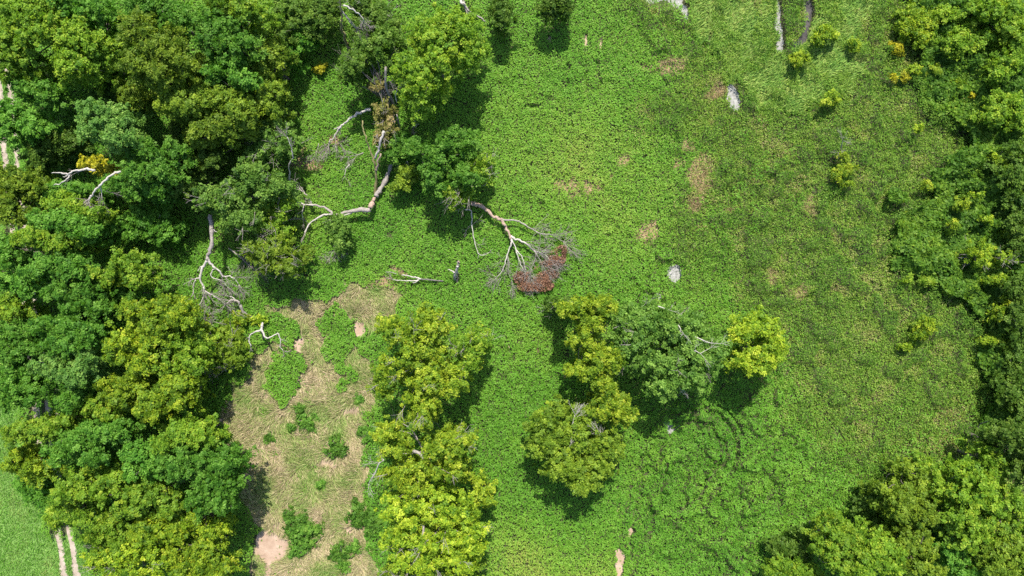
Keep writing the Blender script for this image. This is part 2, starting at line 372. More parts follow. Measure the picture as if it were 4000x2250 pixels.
tan = np.array([.225, .17, .115])[None] * (0.75 + 0.5 * nz); lawnc = np.array([.10, .18, .04])[None] * (0.8 + 0.4 * nz)
strawc = np.array([.22, .155, .085])[None] * np.ones_like(nz)
soilc = np.where(zz['dry'][:, None], tan, np.where(zz['lawn'][:, None], lawnc, base))
soilc = soilc + (strawc - soilc) * (zz['straw'][:, None] * .9)
far = np.maximum(np.abs(Xr) - 84, np.abs(Yr) - 50)[:, None] > 0
soilc = np.where(far, np.array([.06, .11, .025])[None], soilc)
rgba = np.c_[soilc, np.ones(len(soilc))]
nx, ny = len(xs), len(ys)
idx = np.arange(nx * ny).reshape(ny, nx)
faces = np.stack([idx[:-1, :-1], idx[:-1, 1:], idx[1:, 1:], idx[1:, :-1]], -1).reshape(-1, 4)
co = np.c_[Xr, Yr, np.zeros_like(Xr)]
tag(np_mesh('ground', co, faces, GROUND, None, {'soil': ('FLOAT_COLOR', rgba)}), 'soil and thatch of the clearing', None, None, 'structure')

def sheet(name, poly, mat, z, label):
    """flat irregular patch: outline in photo pixels, refined and roughened"""
    P = np.array([((a - 2000) * S, (1125 - b) * S) for a, b in poly])
    Q = []
    n = len(P)
    for i in range(n):
        a, b, c, d = P[i - 1], P[i], P[(i + 1) % n], P[(i + 2) % n]
        for t in np.arange(0, 1, .2):
            Q.append(.5 * (2 * b + (c - a) * t + (2 * a - 5 * b + 4 * c - d) * t * t + (3 * b - a - 3 * c + d) * t ** 3))
    Q = np.array(Q); Q += (np.c_[fbm(Q[:, 0], Q[:, 1], .5, 7), fbm(Q[:, 0], Q[:, 1], .5, 8)] - .5) * .5
    me = bpy.data.meshes.new(name); me.from_pydata([(a, b, z) for a, b in Q], [], [list(range(len(Q)))]); me.materials.append(mat)
    o = link(bpy.data.objects.new(name, me)); return tag(o, label, None, None, 'structure')
for k, (nm, poly, mat, lab, cat) in enumerate(MUDS): sheet(nm, poly, mat, .004 + .004 * (k % 2), lab)

rng = rs(4)
V, F = [], []
for path in TRACK_PATHS:
    P = np.array([((a - 2000) * S, (1125 - b) * S) for a, b in path])
    t = np.linspace(0, len(P) - 1, 220); q = np.c_[np.interp(t, np.arange(len(P)), P[:, 0]), np.interp(t, np.arange(len(P)), P[:, 1])]
    for _ in range(6): q[1:-1] = (q[:-2] + q[2:] + 2 * q[1:-1]) / 4
    d = np.gradient(q, axis=0); d /= np.linalg.norm(d, axis=1)[:, None]; nrm = np.c_[-d[:, 1], d[:, 0]]
    wl = .16 + .5 * fbm(t * 6.0, t * 0, 1.5, 3) ; wr = .16 + .5 * fbm(t * 6.0, t * 0 + 9, 1.5, 4)
    o = sum(len(v) for v in V)
    V.append(np.c_[q + nrm * wl[:, None], np.full(len(q), .006)]); V.append(np.c_[q - nrm * wr[:, None], np.full(len(q), .006)])
    m = len(q); i = np.arange(m - 1); F.append(np.stack([o + i, o + i + 1, o + m + i + 1, o + m + i], -1)[:, ::-1])
tag(np_mesh('dirt_track', np.concatenate(V), np.concatenate(F), TRACK), 'pale dirt track of two wheel ruts along the wood', None, None, 'structure')

# ------------------------------------------------------------------ ground cover
def canopy_h(x, y, weed):
    lump = fbm(x, y, .95, 11, 3); big = fbm(x, y, 5.5, 12, 2)
    return .25 + (.44 + .42 * weed) * lump ** 1.3 + .45 * big + weed * .8 * sstep(.54, .66, fbm(x, y, 1.9, 13, 2))
def scatter(n, seed, x0=-75, x1=75, y0=-44, y1=44):
    r = rs(seed); return r.uniform(x0, x1, n), r.uniform(y0, y1, n), r
def grad_n(hf, x, y, e=.12):
    gx_ = (hf(x + e, y) - hf(x - e, y)) / (2 * e); gy_ = (hf(x, y + e) - hf(x, y - e)) / (2 * e)
    return np.c_[-gx_, -gy_, np.ones_like(x)]

# vines
x, y, r = scatter(1050000, 21)
z = zones(x, y)
trackd = np.minimum(d_line(x, y, TRACK_PATHS[0]), d_line(x, y, TRACK_PATHS[1]))
sprig = (fbm(x, y, 1.7, 88, 2) > .56) & (r.random(len(x)) < .38)
keep = (~z['dry'] | sprig) & (~z['reed'] | (r.random(len(x)) < .12)) & ~z['lawn'] & (~z['bare'] | (r.random(len(x)) < .035)) & (z['rut'] < r.uniform(.6, 2.6, len(x))) & (trackd > .55)
keep &= (z['straw'] < r.uniform(.25, 1.25, len(x)))
keep &= z['weed'] < r.uniform(.0, 1.25, len(x))
gaps = fbm(x, y, .9, 77, 2)
keep &= gaps > r.uniform(.04, .22, len(x))
x, y = x[keep], y[keep]; z = {k: v[keep] for k, v in z.items()}
hf = lambda a, b: canopy_h(a, b, 0) + 1.1 * sstep(gx(2350), gx(2700), a) * sstep(gy(1350), gy(1750), b) * fbm(a, b, 1.7, 14, 2) ** 1.6 + .9 * sstep(gx(2420), gx(2600), a) * (1 - sstep(gx(3000), gx(3200), a)) * sstep(.48, .66, fbm(a, b, 1.5, 16, 2)) * sstep(.40, .58, fbm(a, b, 9, 17, 2))
h = hf(x, y)
near = np.clip(z['rut'] * 1.15, 0, .82)
h = h * np.where(z['dry'] | z['bare'], .35, 1.0)
pos = np.c_[x, y, np.maximum(h * (1 - near) + r.normal(size=len(x)) * .05 - r.exponential(.06, len(x)), .05)]
nrm = unit(grad_n(hf, x, y)) + r.normal(size=(len(x), 3)) * .30
tint = .44 + .30 * fbm(x, y, 9, 31) + .22 * (fbm(x, y, 1.6, 32) - .5) + .32 * (fbm(x, y, 16, 33) - .5) + .07 * r.normal(size=len(x))
bright = sstep(gy(2300), gy(1900), y) ; inlow = (1 - bright) * sstep(gx(1800), gx(1950), x) * (1 - sstep(gx(2380), gx(2480), x))
tint = tint + .25 * sstep(gx(2350), gx(2600), x) * sstep(gy(1500), gy(1800), y) * (fbm(x, y, 1.7, 14, 2) - .55) - .06 * sstep(gx(2500), gx(2900), x) * sstep(gy(1500), gy(1800), y) + .30 * inlow + .10 * np.exp(-((x - gx(2150)) / 14) ** 2 - ((y - gy(700)) / 14) ** 2)
leaf_obj('vine_cover', pos, nrm, r.uniform(.15, .29, len(x)), np.clip(tint, 0, 1), LEAF['vine'], r)
tag(bpy.data.objects['vine_cover'], 'bright green leafy vines carpeting the clearing', None, None, 'stuff')

# mixed weeds
x, y, r = scatter(700000, 22, gx(2350), 75, -44, 44)
z = zones(x, y)
keep = (z['weed'] > r.uniform(-.05, .95, len(x))) & ~z['bare'] & (z['rut'] < r.uniform(.3, 1., len(x))) & (~z['reed'] | (r.random(len(x)) < .9 * (fbm(x, y, 2.0, 90) > .5) + .1))
keep &= fbm(x, y, .8, 78, 2) > r.uniform(.05, .42, len(x))
x, y = x[keep], y[keep]; wz = z['weed'][keep]; stw = z['straw'][keep]
hw = lambda a, b: canopy_h(a, b, 1)
h = hw(x, y) + .1
n = len(x)
pos = np.c_[x, y, np.maximum(h - r.exponential(.16, n) + r.normal(size=n) * .08, .04)]
nrm = unit(grad_n(hw, x, y)) * .8 + r.normal(size=(n, 3)) * .6
bush = sstep(.54, .66, fbm(x, y, 1.9, 13, 2)); brown = sstep(.50, .70, fbm(x, y, 2.8, 41)) * .32 * (1 - bush) + stw * .4 - .16 * bush
tint = .13 + .26 * fbm(x, y, 3.4, 42) + .30 * fbm(x, y, 1.1, 44) + brown + .15 * r.normal(size=n)
leaf_obj('weed_cover', pos, nrm, r.uniform(.13, .27, n), np.clip(tint, 0, 1), LEAF['weed'], r, wide=.5)
tag(bpy.data.objects['weed_cover'], 'rough mixed weeds, green to brown, beyond the vines', None, None, 'stuff')
# straw stems among the weeds and straw patches
x, y, r = scatter(150000, 23)
z = zones(x, y)
p = z['weed'] * .22 * (~z['thick']) * (fbm(x, y, 2.6, 43) > .48) + z['straw'] * 1.0
keep = (r.uniform(size=len(x)) < p) & ~z['bare'] & ~z['reed'] & ~z['dry'] & ~z['lawn']
x, y = x[keep], y[keep]; n = len(x); st = z['straw'][keep]
ang = r.uniform(0, 2 * np.pi, n); ln = r.uniform(.4, 1.0, n)
b = np.c_[x, y, np.where(st > .3, .08, .55) + 0 * x]; tip = b + np.c_[np.cos(ang) * ln * .6, np.sin(ang) * ln * .6, ln * r.uniform(.1, .8, n)]
blade_obj('straw_stems', b, tip, .075, np.clip(.30 + .30 * r.random(n) + .45 * (st > .3), 0, 1), GRASS_DRY, r)
tag(bpy.data.objects['straw_stems'], 'dry straw stems standing among the weeds', None, None, 'stuff')

# dry grass
x, y, r = scatter(420000, 24, gx(840), gx(1600), gy(2420), gy(1080))
z = zones(x, y); keep = z['dry'] & ~z['bare'] & (fbm(x, y, 1.4, 79, 2) > r.uniform(.12, .5, len(x)))
x, y = x[keep], y[keep]; n = len(x)
swirl = fbm(x, y, 3.2, 45) * 9 + r.normal(size=n) * .55; ln = r.uniform(.4, 1.1, n)
b = np.c_[x, y, r.uniform(0, .12, n)]; tip = b + np.c_[np.cos(swirl) * ln, np.sin(swirl) * ln, ln * r.uniform(.05, .45, n)]
tint = .02 + .98 * fbm(x, y, 2.4, 46) + .16 * r.normal(size=n)
blade_obj('dry_grass', b, tip, r.uniform(.035, .08, n), np.clip(tint, 0, 1), GRASS_DRY, r)
tag(bpy.data.objects['dry_grass'], 'matted tan and green dry grass', None, None, 'stuff')

# reeds
x, y, r = scatter(150000, 25, gx(2650), gx(3460), gy(480), gy(-120))
z = zones(x, y); keep = z['reed'] & ~z['bare'] & (z['rut'] < .4) & (fbm(x, y, 1.0, 80, 2) > r.uniform(.0, .35, len(x)))
x, y = x[keep], y[keep]; n = len(x)
ang = np.radians(38) + (fbm(x, y, 2.5, 47) - .5) * 1.6 + r.normal(size=n) * .5; ln = r.uniform(.5, 1.15, n)
b = np.c_[x, y, r.uniform(.1, .5, n)]; tip = b + np.c_[np.cos(ang) * ln * .75, np.sin(ang) * ln * .75, ln * r.uniform(.05, .5, n)]
blade_obj('reed_bed', b, tip, r.uniform(.07, .13, n), np.clip(.6 * fbm(x, y, 1.2, 48) + .55 * r.random(n), 0, 1), GRASS_REED, r)
tag(bpy.data.objects['reed_bed'], 'pale yellow green reeds combed by wind', None, None, 'stuff')

# lawn grass on the far side of the wood
x, y, r = scatter(200000, 26, -78, gx(430), -48, 48)
z = zones(x, y); trackd = np.minimum(d_line(x, y, TRACK_PATHS[0]), d_line(x, y, TRACK_PATHS[1]))
keep = z['lawn'] & (trackd > .12 + .5 * fbm(x, y, .7, 55)); x, y = x[keep], y[keep]; n = len(x)
ang = r.uniform(0, 6.28, n); ln = r.uniform(.12, .32, n); b = np.c_[x, y, 0 * x]; tip = b + np.c_[np.cos(ang) * ln, np.sin(ang) * ln, ln * r.uniform(.4, 1., n)]
blade_obj('lawn_grass', b, tip, .075, np.clip(-.1 + .6 * fbm(x, y, 3.0, 49) + .6 * fbm(x * 2.2, y * .35, 1.2, 50) + .15 * r.normal(size=n), 0, 1), GRASS_LAWN, r)
tag(bpy.data.objects['lawn_grass'], 'short mown grass beside the dirt track', None, None, 'stuff')

# leafy thicket along the edge
x, y, r = scatter(260000, 27, gx(3440), 77, gy(1850), 45)
def thick_h(a, b):
    return .3 + 2.6 * fbm(a, b, 3.4, 61, 2) ** 1.5 + 1.7 * fbm(a, b, 1.4, 62, 2) ** 1.4 + .8 * sstep(gx(3650), gx(4000), a)
z = zones(x, y); keep = z['thick'] & (fbm(x, y, 1.5, 63, 2) > r.uniform(.05, .5, len(x)))
x, y = x[keep], y[keep]; n = len(x)
pos = np.c_[x, y, np.maximum(thick_h(x, y) - r.exponential(.35, n), .1)]
nrm = unit(grad_n(thick_h, x, y, .25)) + r.normal(size=(n, 3)) * .5
leaf_obj('thicket', pos, nrm, r.uniform(.3, .55, n), np.clip(.02 + .75 * fbm(x, y, 2.2, 64) + .14 * r.normal(size=n), 0, 1), LEAF['thick'], r)
tag(bpy.data.objects['thicket'], 'dark large-leaved thicket bordering the rough weeds', None, None, 'stuff')

# ------------------------------------------------------------------ trees
def tree_at(name, cat, style, h, label, ells, group=None, dens=1.0, airy=0.12, leaf=(.17, .34), spray=.5, seed=None, tall=.62, dead=(), trunk_mat=None, base=None, spread=1.0):
    """ells: crown lobes as photo ellipses (px, py, rx, ry); they are placed at crown height"""
    seed = seed if seed is not None else abs(hash((round(ells[0][0]), round(ells[0][1])))) % 99991
    r = rs(seed)
    zc = h * .82; f = (H - zc) / H
    gr = 1.14 if h > 4 else 1.06
    E = [((a - 2000) * S * f, (1125 - b) * S * f, rx * S * f * gr, ry * S * f * gr) for a, b, rx, ry in ells]
    area = sum(e[2] * e[3] for e in E)
    bx = sum(e[0] * e[2] * e[3] for e in E) / area; by = sum(e[1] * e[2] * e[3] for e in E) / area
    if base is not None: bx, by = at(base[0], base[1], 0)[:2]
    root = empty(name, (bx, by, 0), label, cat, group)
    P, Nn, T, Z = [], [], [], []
    lobes = []
    for (cx, cy, a, b) in E:
        m = min(a, b)
        rl0 = float(np.clip(m * .34, .32, 1.05))
        nl = int(max(3, 1.75 * a * b / rl0 ** 2))
        for i in range(nl):
            rho = math.sqrt((i + .5) / nl) * r.uniform(.80, 1.12); th = i * 2.39996 + r.uniform(-.8, .8)
            rl = rl0 * r.uniform(.55, 1.35)
            k = max(0.0, 1 - rl * .75 / m)
            lx = cx + a * k * rho * math.cos(th) * 1.06; ly = cy + b * k * rho * math.sin(th) * 1.06
            dome = math.sqrt(max(0, 1 - min(rho, 1) ** 2))
            lz = h * tall + (h * (1 - tall) - rl * .7) * dome + r.normal() * .085 * h * spread
            lz = min(lz, h - rl * .5)
            lobes.append((lx, ly, max(lz, rl * .8), rl, r.uniform(-1, 1)))
            if rho > .62 and r.random() < .65 and h > 3:          # lower skirt
                lobes.append((cx + a * k * rho * math.cos(th + .4) * .92, cy + b * k * rho * math.sin(th + .4) * .92, max(lz - h * r.uniform(.18, .36), rl), rl, r.uniform(-1, 1)))
    for (lx, ly, lz, rl, lt) in lobes:
        if airy and r.random() < airy * .35: continue
        ns = max(4, int(dens * 9.5 * (rl / spray) ** 2 * .52))
        hd = np.array([lx - bx, ly - by, 0.0]); hd = hd / (np.linalg.norm(hd) + .5) + np.r_[r.normal(size=2) * .55, 0]; hd /= np.linalg.norm(hd) + 1e-6
        d = unit(r.normal(size=(ns, 3)) + np.array([0, 0, .65]))
        d[:, 2] = np.abs(d[:, 2]) * np.where(r.random(ns) < .82, 1, -1)
        c = np.array([lx, ly, lz]) + d * rl * (r.uniform(.35, 1.2, (ns, 1)) + (r.random((ns, 1)) < .14) * r.uniform(.2, .75, (ns, 1))) * np.array([1, 1, .85])
        plume = r.random(ns) < .6                                   # foliage strung along the outgoing boughs
        tl = r.uniform(-1.1, 1.9, (ns, 1)); pl = np.array([lx, ly, lz]) + hd * tl * rl + r.normal(size=(ns, 3)) * rl * np.array([.34, .34, .3]) * (1.15 - .3 * np.abs(tl)) - np.array([0, 0, 1]) * np.maximum(tl - .5, 0) * rl * .35
        c = np.where(plume[:, None], pl, c)
        k = max(8, int(24 * (spray / .55) ** 2 * (.32 / np.mean(leaf)) ** 2))
        dd = unit(r.normal(size=(ns, k, 3)) + np.array([0, 0, .5])) * r.uniform(.25, 1.0, (ns, k, 1))
        pp = c[:, None] + dd * spray * r.uniform(.5, 1.25, (ns, 1, 1)) * np.array([1, 1, .5])
        nn = d[:, None] * .5 + dd * .55 + np.array([0, 0, .75]) + r.normal(size=(ns, 1, 3)) * .45 + r.normal(size=(ns, k, 3)) * .40
        tt = .47 + lt * .17 + r.normal(size=(ns, 1)) * .13 + r.normal(size=(ns, k)) * .14
        if airy: sel = r.random((ns, k)) > airy * .4
        else: sel = np.ones((ns, k), bool)
        P.append(pp[sel]); Nn.append(nn[sel]); T.append(tt[sel])
    P = np.concatenate(P); Nn = np.concatenate(Nn); T = np.clip(np.concatenate(T), 0, 1)
    P[:, 2] = np.maximum(P[:, 2], .1)
    P = P - np.array([bx, by, 0])
    leaf_obj('crown', P, Nn, r.uniform(leaf[0], leaf[1], len(P)), T, LEAF[style], r, root)
    # trunk and limbs
    wd = Wood(seed); tr = .035 * h * .6 + .05
    wobx, woby = r.normal(size=2) * .03 * h
    top = np.array([wobx, woby, h * .62]); k1 = np.array([wobx * .5, woby * .5, h * .3])
    cen = np.mean([[l[0] - bx, l[1] - by] for l in lobes], axis=0); top[:2] += cen * .6
    wd.tube([(0, 0, -.1), k1, top], tr, tr * .5, 8)
    lim = [lobes[i] for i in r.permutation(len(lobes))[:min(len(lobes), 14 if h > 5 else 6)]]
    for (lx, ly, lz, rl, lt) in lim:
        t = r.uniform(.35, 1.0); s = k1 * (1 - t) + top * t
        e = np.array([lx - bx, ly - by, lz + rl * .2]); mid = (s + e) / 2 + r.normal(size=3) * .05 * h; mid[2] -= .03 * h
        wd.tube([s, mid, e], tr * .42, .03, 5)
        if airy > .25 and h > 4:
            for _ in range(2): wd.twig(e, (e - s) + r.normal(size=3) * .5, 1.0 + rl * .5, .035, 1, .7, 2)
    wd.build('trunk', trunk_mat or (W_GREY if airy > .25 and h > 4 else W_BARK), root)
    for (pts, r0, r1, tw) in dead:
        q = Wood(seed + 7); Pn = [np.array(at(*p)) - np.array([bx, by, 0]) for p in pts]
        q.tube(Pn, r0, r1, 7)
        if tw:
            for i in range(1, len(Pn)):
                for _ in range(tw): q.twig(Pn[i], unit(Pn[i] - Pn[i - 1]) + r.normal(size=3) * .35, 1.1, .03, 2, .55, 2)
        q.build('dead_branch', W_GREY if r0 > .15 else W_WHITE, root)
    return root

WL = 'trees of the wood along the dirt track'
CL = 'trees standing in the clearing'
WR = 'trees of the wood across the weeds'
YS = 'yellow shrubs in the rough weeds'
VM = 'vine mounds in the dry grass'
T = lambda style, h, label, *e, **k: tree_at('broadleaf_tree', 'tree', style, h, label, list(e), k.pop('group', WL), **k)

# --- the clearing
T('ygreen', 12, 'tall lime green tree beside the vine-covered snag at the top', (1765, 120, 120, 75), (1665, 150, 80, 60), (1640, 330, 95, 95), (1590, 260, 55, 55), (1720, 250, 80, 70), (1830, 190, 60, 55), group=CL)
T('green', 8.5, 'rounded mid green tree above the grey fan-shaped fallen branch', (1690, 620, 60, 60), (1780, 570, 85, 60), (1700, 690, 65, 60), (1810, 690, 65, 60), (1620, 580, 30, 40), group=CL)
T('ygreen', 7, 'small yellowish tree touching the rounded mid green tree', (1880, 650, 45, 60), (1790, 760, 60, 45), group=CL, airy=.5)
T('yellow', 12, 'large open yellow tree at the edge of the dry grass', (1560, 1290, 85, 55), (1690, 1265, 60, 60), (1640, 1370, 85, 60), (1550, 1440, 75, 60), (1660, 1470, 100, 65), (1500, 1500, 55, 50), (1640, 1570, 90, 60), (1770, 1480, 60, 55), (1660, 1640, 50, 28), group=CL, airy=.35, spray=.5)
T('ygreen', 9, 'slender yellow green tree beside the large open yellow tree', (1870, 1330, 55, 50), (1810, 1360, 50, 40), (1840, 1410, 40, 40), (1800, 1450, 30, 40), group=CL, airy=.5, seed=5)
T('yellow', 12, 'yellow tree with a bare grey forked limb below the large yellow tree', (1520, 1690, 55, 40), (1550, 1750, 70, 40), (1720, 1740, 80, 55), (1780, 1730, 70, 45), (1560, 1860, 60, 50), (1640, 1820, 70, 45), (1760, 1840, 80, 55), (1620, 1900, 50, 25), group=CL, airy=.3, spray=.5,
  dead=[([(1615, 1762, 9.5), (1640, 1772, 10), (1658, 1800, 10), (1668, 1850, 9)], .22, .12, 0), ([(1500, 1796, 8), (1482, 1808, 8), (1468, 1840, 7), (1440, 1890, 6)], .12, .04, 2)])
T('yellow', 13, 'broad yellow tree with grey twigs along the bottom edge', (1590, 2000, 100, 60), (1700, 1980, 90, 65), (1780, 2010, 80, 65), (1600, 2110, 110, 60), (1740, 2100, 120, 65), (1840, 2090, 50, 60), (1640, 2180, 110, 50), (1800, 2190, 80, 50), group=CL, airy=.3, spray=.5,
  dead=[([(1655, 2050, 11), (1652, 2090, 11), (1640, 2130, 10), (1648, 2160, 10)], .16, .06, 2), ([(1655, 2190, 11), (1690, 2215, 11), (1740, 2195, 11.5), (1785, 2190, 12)], .15, .05, 1)])
T('olive', 11, 'dull yellow feathery tree cut by the bottom edge', (1560, 2230, 80, 45), (1690, 2250, 80, 50), (1800, 2260, 90, 55), group=CL, airy=.4)
T('yellow', 7, 'bright yellow bushy tree budding off the broad yellow tree', (1890, 1935, 42, 52), group=CL, seed=11)
T('yellow', 11, 'narrow slanting row-like yellow tree with deep shadow beside it', (2250, 1205, 50, 40), (2330, 1195, 60, 38), (2320, 1255, 50, 40), (2275, 1320, 55, 45), (2330, 1380, 65, 45), (2390, 1410, 50, 45), (2270, 1450, 60, 35), (2360, 1500, 50, 35), (2210, 1215, 30, 30), (2370, 1200, 35, 25), group=CL, spray=.5)
T('yellow', 11, 'dense yellow tree at the foot of the slanting yellow one', (2390, 1590, 60, 45), (2430, 1620, 60, 50), (2370, 1540, 45, 40), (2350, 1600, 40, 40), group=CL, spray=.5)
T('sage', 11, 'wide airy grey green tree with white dead twigs', (2530, 1250, 130, 70), (2640, 1290, 130, 75), (2480, 1330, 90, 55), (2700, 1380, 120, 60), (2560, 1420, 120, 70), (2690, 1450, 90, 65), (2790, 1360, 55, 60), (2600, 1510, 70, 50), group=CL, airy=.45, leaf=(.2, .34), seed=14,
  dead=[([(2712, 1314, 10.5), (2740, 1326, 11), (2768, 1338, 11), (2785, 1340, 11)], .08, .03, 1), ([(2700, 1396, 10), (2712, 1370, 11), (2735, 1380, 11), (2750, 1372, 11)], .08, .03, 1), ([(2645, 1480, 9.5), (2650, 1500, 9.5), (2655, 1515, 9)], .06, .03, 1), ([(2570, 1196, 10), (2600, 1206, 10)], .07, .04, 1), ([(2480, 1240, 10), (2462, 1258, 10)], .08, .04, 1), ([(2650, 1270, 10), (2660, 1290, 10.5), (2648, 1304, 10)], .06, .03, 2)])
T('yellow', 10, 'golden yellow tree standing alone at the brink of the weeds', (2970, 1290, 75, 55), (3010, 1350, 50, 75), (2940, 1400, 85, 55), (2890, 1300, 40, 45), (2960, 1440, 40, 25), group=CL, spray=.48)
T('olive', 9.5, 'olive green solitary tree with dark shadow below it', (2190, 1650, 90, 65), (2130, 1730, 70, 70), (2250, 1740, 110, 90), (2350, 1760, 80, 75), (2290, 1640, 60, 50), (2210, 1830, 90, 60), (2330, 1830, 60, 50), (2270, 1890, 55, 30), group=CL, airy=.2, seed=16,
  dead=[([(2232, 1680, 9), (2240, 1640, 9.3), (2246, 1622, 9.3)], .09, .04, 3), ([(2375, 1745, 8.5), (2355, 1715, 8.8), (2340, 1690, 9)], .09, .04, 3), ([(2240, 1635, 9.3), (2245, 1680, 9.2), (2258, 1700, 9)], .07, .03, 2)])
T('dark', 4.5, 'low dark bush at the top tip of the slanting yellow tree', (2165, 1195, 35, 25), (2220, 1185, 25, 20), group=CL, airy=.3)
T('dark', 9, 'dark feathery tree crowning the broken trunk at the top', (1470, 195, 85, 60), (1510, 150, 60, 45), (1400, 240, 60, 45), (1370, 275, 40, 40), group=CL, airy=.3, base=(1536, 462), seed=19, trunk_mat=W_BARK,
  dead=[([(1536, 462, .2), (1534, 402, 3), (1512, 352, 5.5), (1507, 312, 7), (1507, 262, 8.3)], .24, .15, 0)])
T('dark', 6, 'dark grey green tree tangled with dead limbs at the top edge', (1470, 50, 70, 50), (1420, 110, 60, 50), (1520, 100, 45, 50), (1400, 20, 50, 30), group=CL, airy=.35)
T('dark', 6, 'dark bushy conical tree poking in at the top edge', (1960, 30, 45, 45), (1955, 75, 35, 40), group=CL)
T('dark', 6, 'dark green small tree on the top edge over the vines', (2165, 25, 50, 45), (2200, 15, 40, 35), group=CL)
T('sage', 7, 'airy pale green tree beside a leaning bare stem', (1050, 520, 90, 50), (1090, 570, 80, 55), (1020, 590, 60, 45), group=CL, airy=.4)
T('sage', 9, 'grey green tree with thin foliage above the bleached Y-shaped trunk', (900, 760, 90, 60), (980, 690, 80, 60), (1060, 740, 80, 60), (940, 850, 80, 60), (820, 770, 50, 50), group=CL, airy=.3)
T('ygreen', 6, 'yellowish feathery tree touching the long grey broken limb', (1070, 815, 70, 60), (1090, 905, 45, 50), (1030, 890, 55, 55), group=CL, airy=.45)
T('olive', 7.5, 'drooping olive tree below the long grey broken limb', (1105, 985, 65, 65), (1050, 1010, 55, 50), (1130, 1040, 40, 35), (1000, 980, 40, 40), group=CL, airy=.4)
T('sage', 4, 'wispy sapling with bare twig tips in the vines', (1325, 890, 55, 45), (1320, 950, 40, 35), group=CL, airy=.7)
T('green', 5, 'bright green sapling among the fallen trunks', (1560, 560, 50, 45), (1540, 600, 40, 30), group=CL)
T('dying', 6, 'thin reddish dying tree in the middle of the fallen trunks', (1490, 350, 40, 40), (1500, 430, 40, 45), (1520, 490, 35, 45), (1490, 540, 30, 35), group=CL, airy=.95, dens=.7)
T('olive', 4, 'low olive bush at the foot of the fallen trunks', (1590, 680, 50, 35), (1560, 720, 35, 30), group=CL, airy=.3)
T('olive', 4.5, 'thin browned sapling tree by the twiggy snag in dry grass', (870, 1340, 80, 60), (910, 1390, 60, 45), (840, 1400, 50, 40), group=CL, airy=.65)
tree_at('yellow_bush', 'bush', 'gold', 1.6, 'little golden bush alone in the vines at the wood edge', [(1250, 268, 25, 18)], None, dens=1.3, spray=.35)
tree_at('yellow_bush', 'bush', 'yellow', 2.0, 'yellow bush between the grey curved limb and white branch', [(935, 1245, 38, 28)], None, dens=1.3, spray=.35)
tree_at('yellow_bush', 'bush', 'yellow', 1.6, 'yellow bush at the top of the white forked branch', [(1012, 1250, 36, 18)], None, dens=1.2, spray=.35)
tree_at('yellow_bush', 'bush', 'gold', 7.5, 'golden leafy bush under the white forked dead limb', [(352, 638, 36, 26), (385, 658, 22, 16)], None, dens=1.3, spray=.35)
tree_at('yellow_bush', 'bush', 'gold', 7.5, 'small golden bush between the two white dead limbs', [(428, 664, 22, 18), (470, 690, 18, 12)], None, dens=1.3, spray=.35)

# --- the wood along the track
T('ygreen', 13, 'big yellow green tree filling the upper corner of the wood', (60, 60, 110, 80), (160, 60, 110, 80), (110, 150, 120, 70), (230, 120, 60, 60))
T('ygreen', 12, 'yellow green tree over the edge of the track', (60, 260, 90, 55), (30, 210, 60, 50))
T('green', 10, 'small dark-sided tree beside the track below the corner tree', (190, 370, 60, 50), (110, 340, 70, 45))
T('green', 13, 'mid green tree on the top edge beside the corner tree', (330, 35, 90, 55), (420, 50, 70, 50), (270, 20, 40, 40))
T('ygreen', 13, 'round yellow green tree neighbouring the dark olive one', (330, 160, 90, 65), (400, 200, 70, 60), (290, 250, 75, 60), (350, 280, 60, 40))
T('olive', 15, 'broad dark olive tree with fine foliage', (550, 130, 90, 65), (640, 190, 100, 75), (560, 260, 95, 70), (720, 260, 75, 55), (630, 310, 75, 45), leaf=(.18, .3))
T('green', 13, 'fresh green tree on the top edge above the olive one', (620, 35, 80, 50), (700, 80, 80, 60), (560, 30, 50, 40))
T('green', 13, 'fresh green tree with grey twigs showing through', (830, 100, 80, 60), (900, 140, 80, 65), (850, 180, 70, 50), (960, 190, 50, 60))
T('ygreen', 13, 'golden green tree on the top edge of the wood', (870, 20, 70, 40), (950, 40, 90, 50), (1020, 70, 60, 55))
T('dark', 6.5, 'dark tree at the top edge where wood meets vines', (1150, 60, 70, 70), (1110, 130, 50, 50), (1230, 70, 60, 60), (1270, 20, 60, 40))
T('olive', 9, 'olive tree on the wood edge beside a tongue of vines', (1070, 220, 50, 60), (1030, 280, 45, 40))
T('olive', 9, 'olive tree with yellowed tips casting shade on vines', (1045, 370, 55, 55), (1010, 420, 50, 45), (1060, 430, 40, 40))
T('green', 12, 'fresh green tree dangling over a dark gap', (900, 260, 80, 50), (960, 310, 60, 45), (840, 290, 40, 35))
T('olive', 12, 'wide olive yellow tree in the heart of the wood', (740, 400, 110, 60), (850, 390, 100, 55), (930, 430, 60, 50), (680, 420, 55, 40))
T('olive', 11, 'olive yellow tree stepping down from the wide olive one', (820, 510, 80, 50), (900, 500, 80, 55), (780, 540, 50, 35), (960, 480, 40, 40))
T('olive', 9, 'small olive tree in shade under the dark olive one', (530, 390, 50, 40), (500, 350, 40, 40))
T('blue', 13, 'cool grey green tree with flat sprays', (390, 450, 85, 45), (470, 490, 80, 60), (380, 510, 80, 40), (480, 550, 70, 40))
T('green', 9, 'light green tree growing across the track', (60, 460, 90, 60), (130, 500, 80, 40), (30, 520, 60, 45))
T('dark', 6, 'dark low bush in the shade beside the track', (200, 570, 80, 55), (270, 540, 60, 50), (150, 620, 50, 40))
T('green', 11, 'green tree over the two white dead limbs', (600, 600, 90, 50), (650, 660, 90, 55), (560, 670, 70, 50), (690, 590, 50, 40))
T('green', 9, 'dim green tree behind the white curved dead limb', (540, 730, 80, 45), (470, 720, 55, 40), (620, 740, 60, 40))
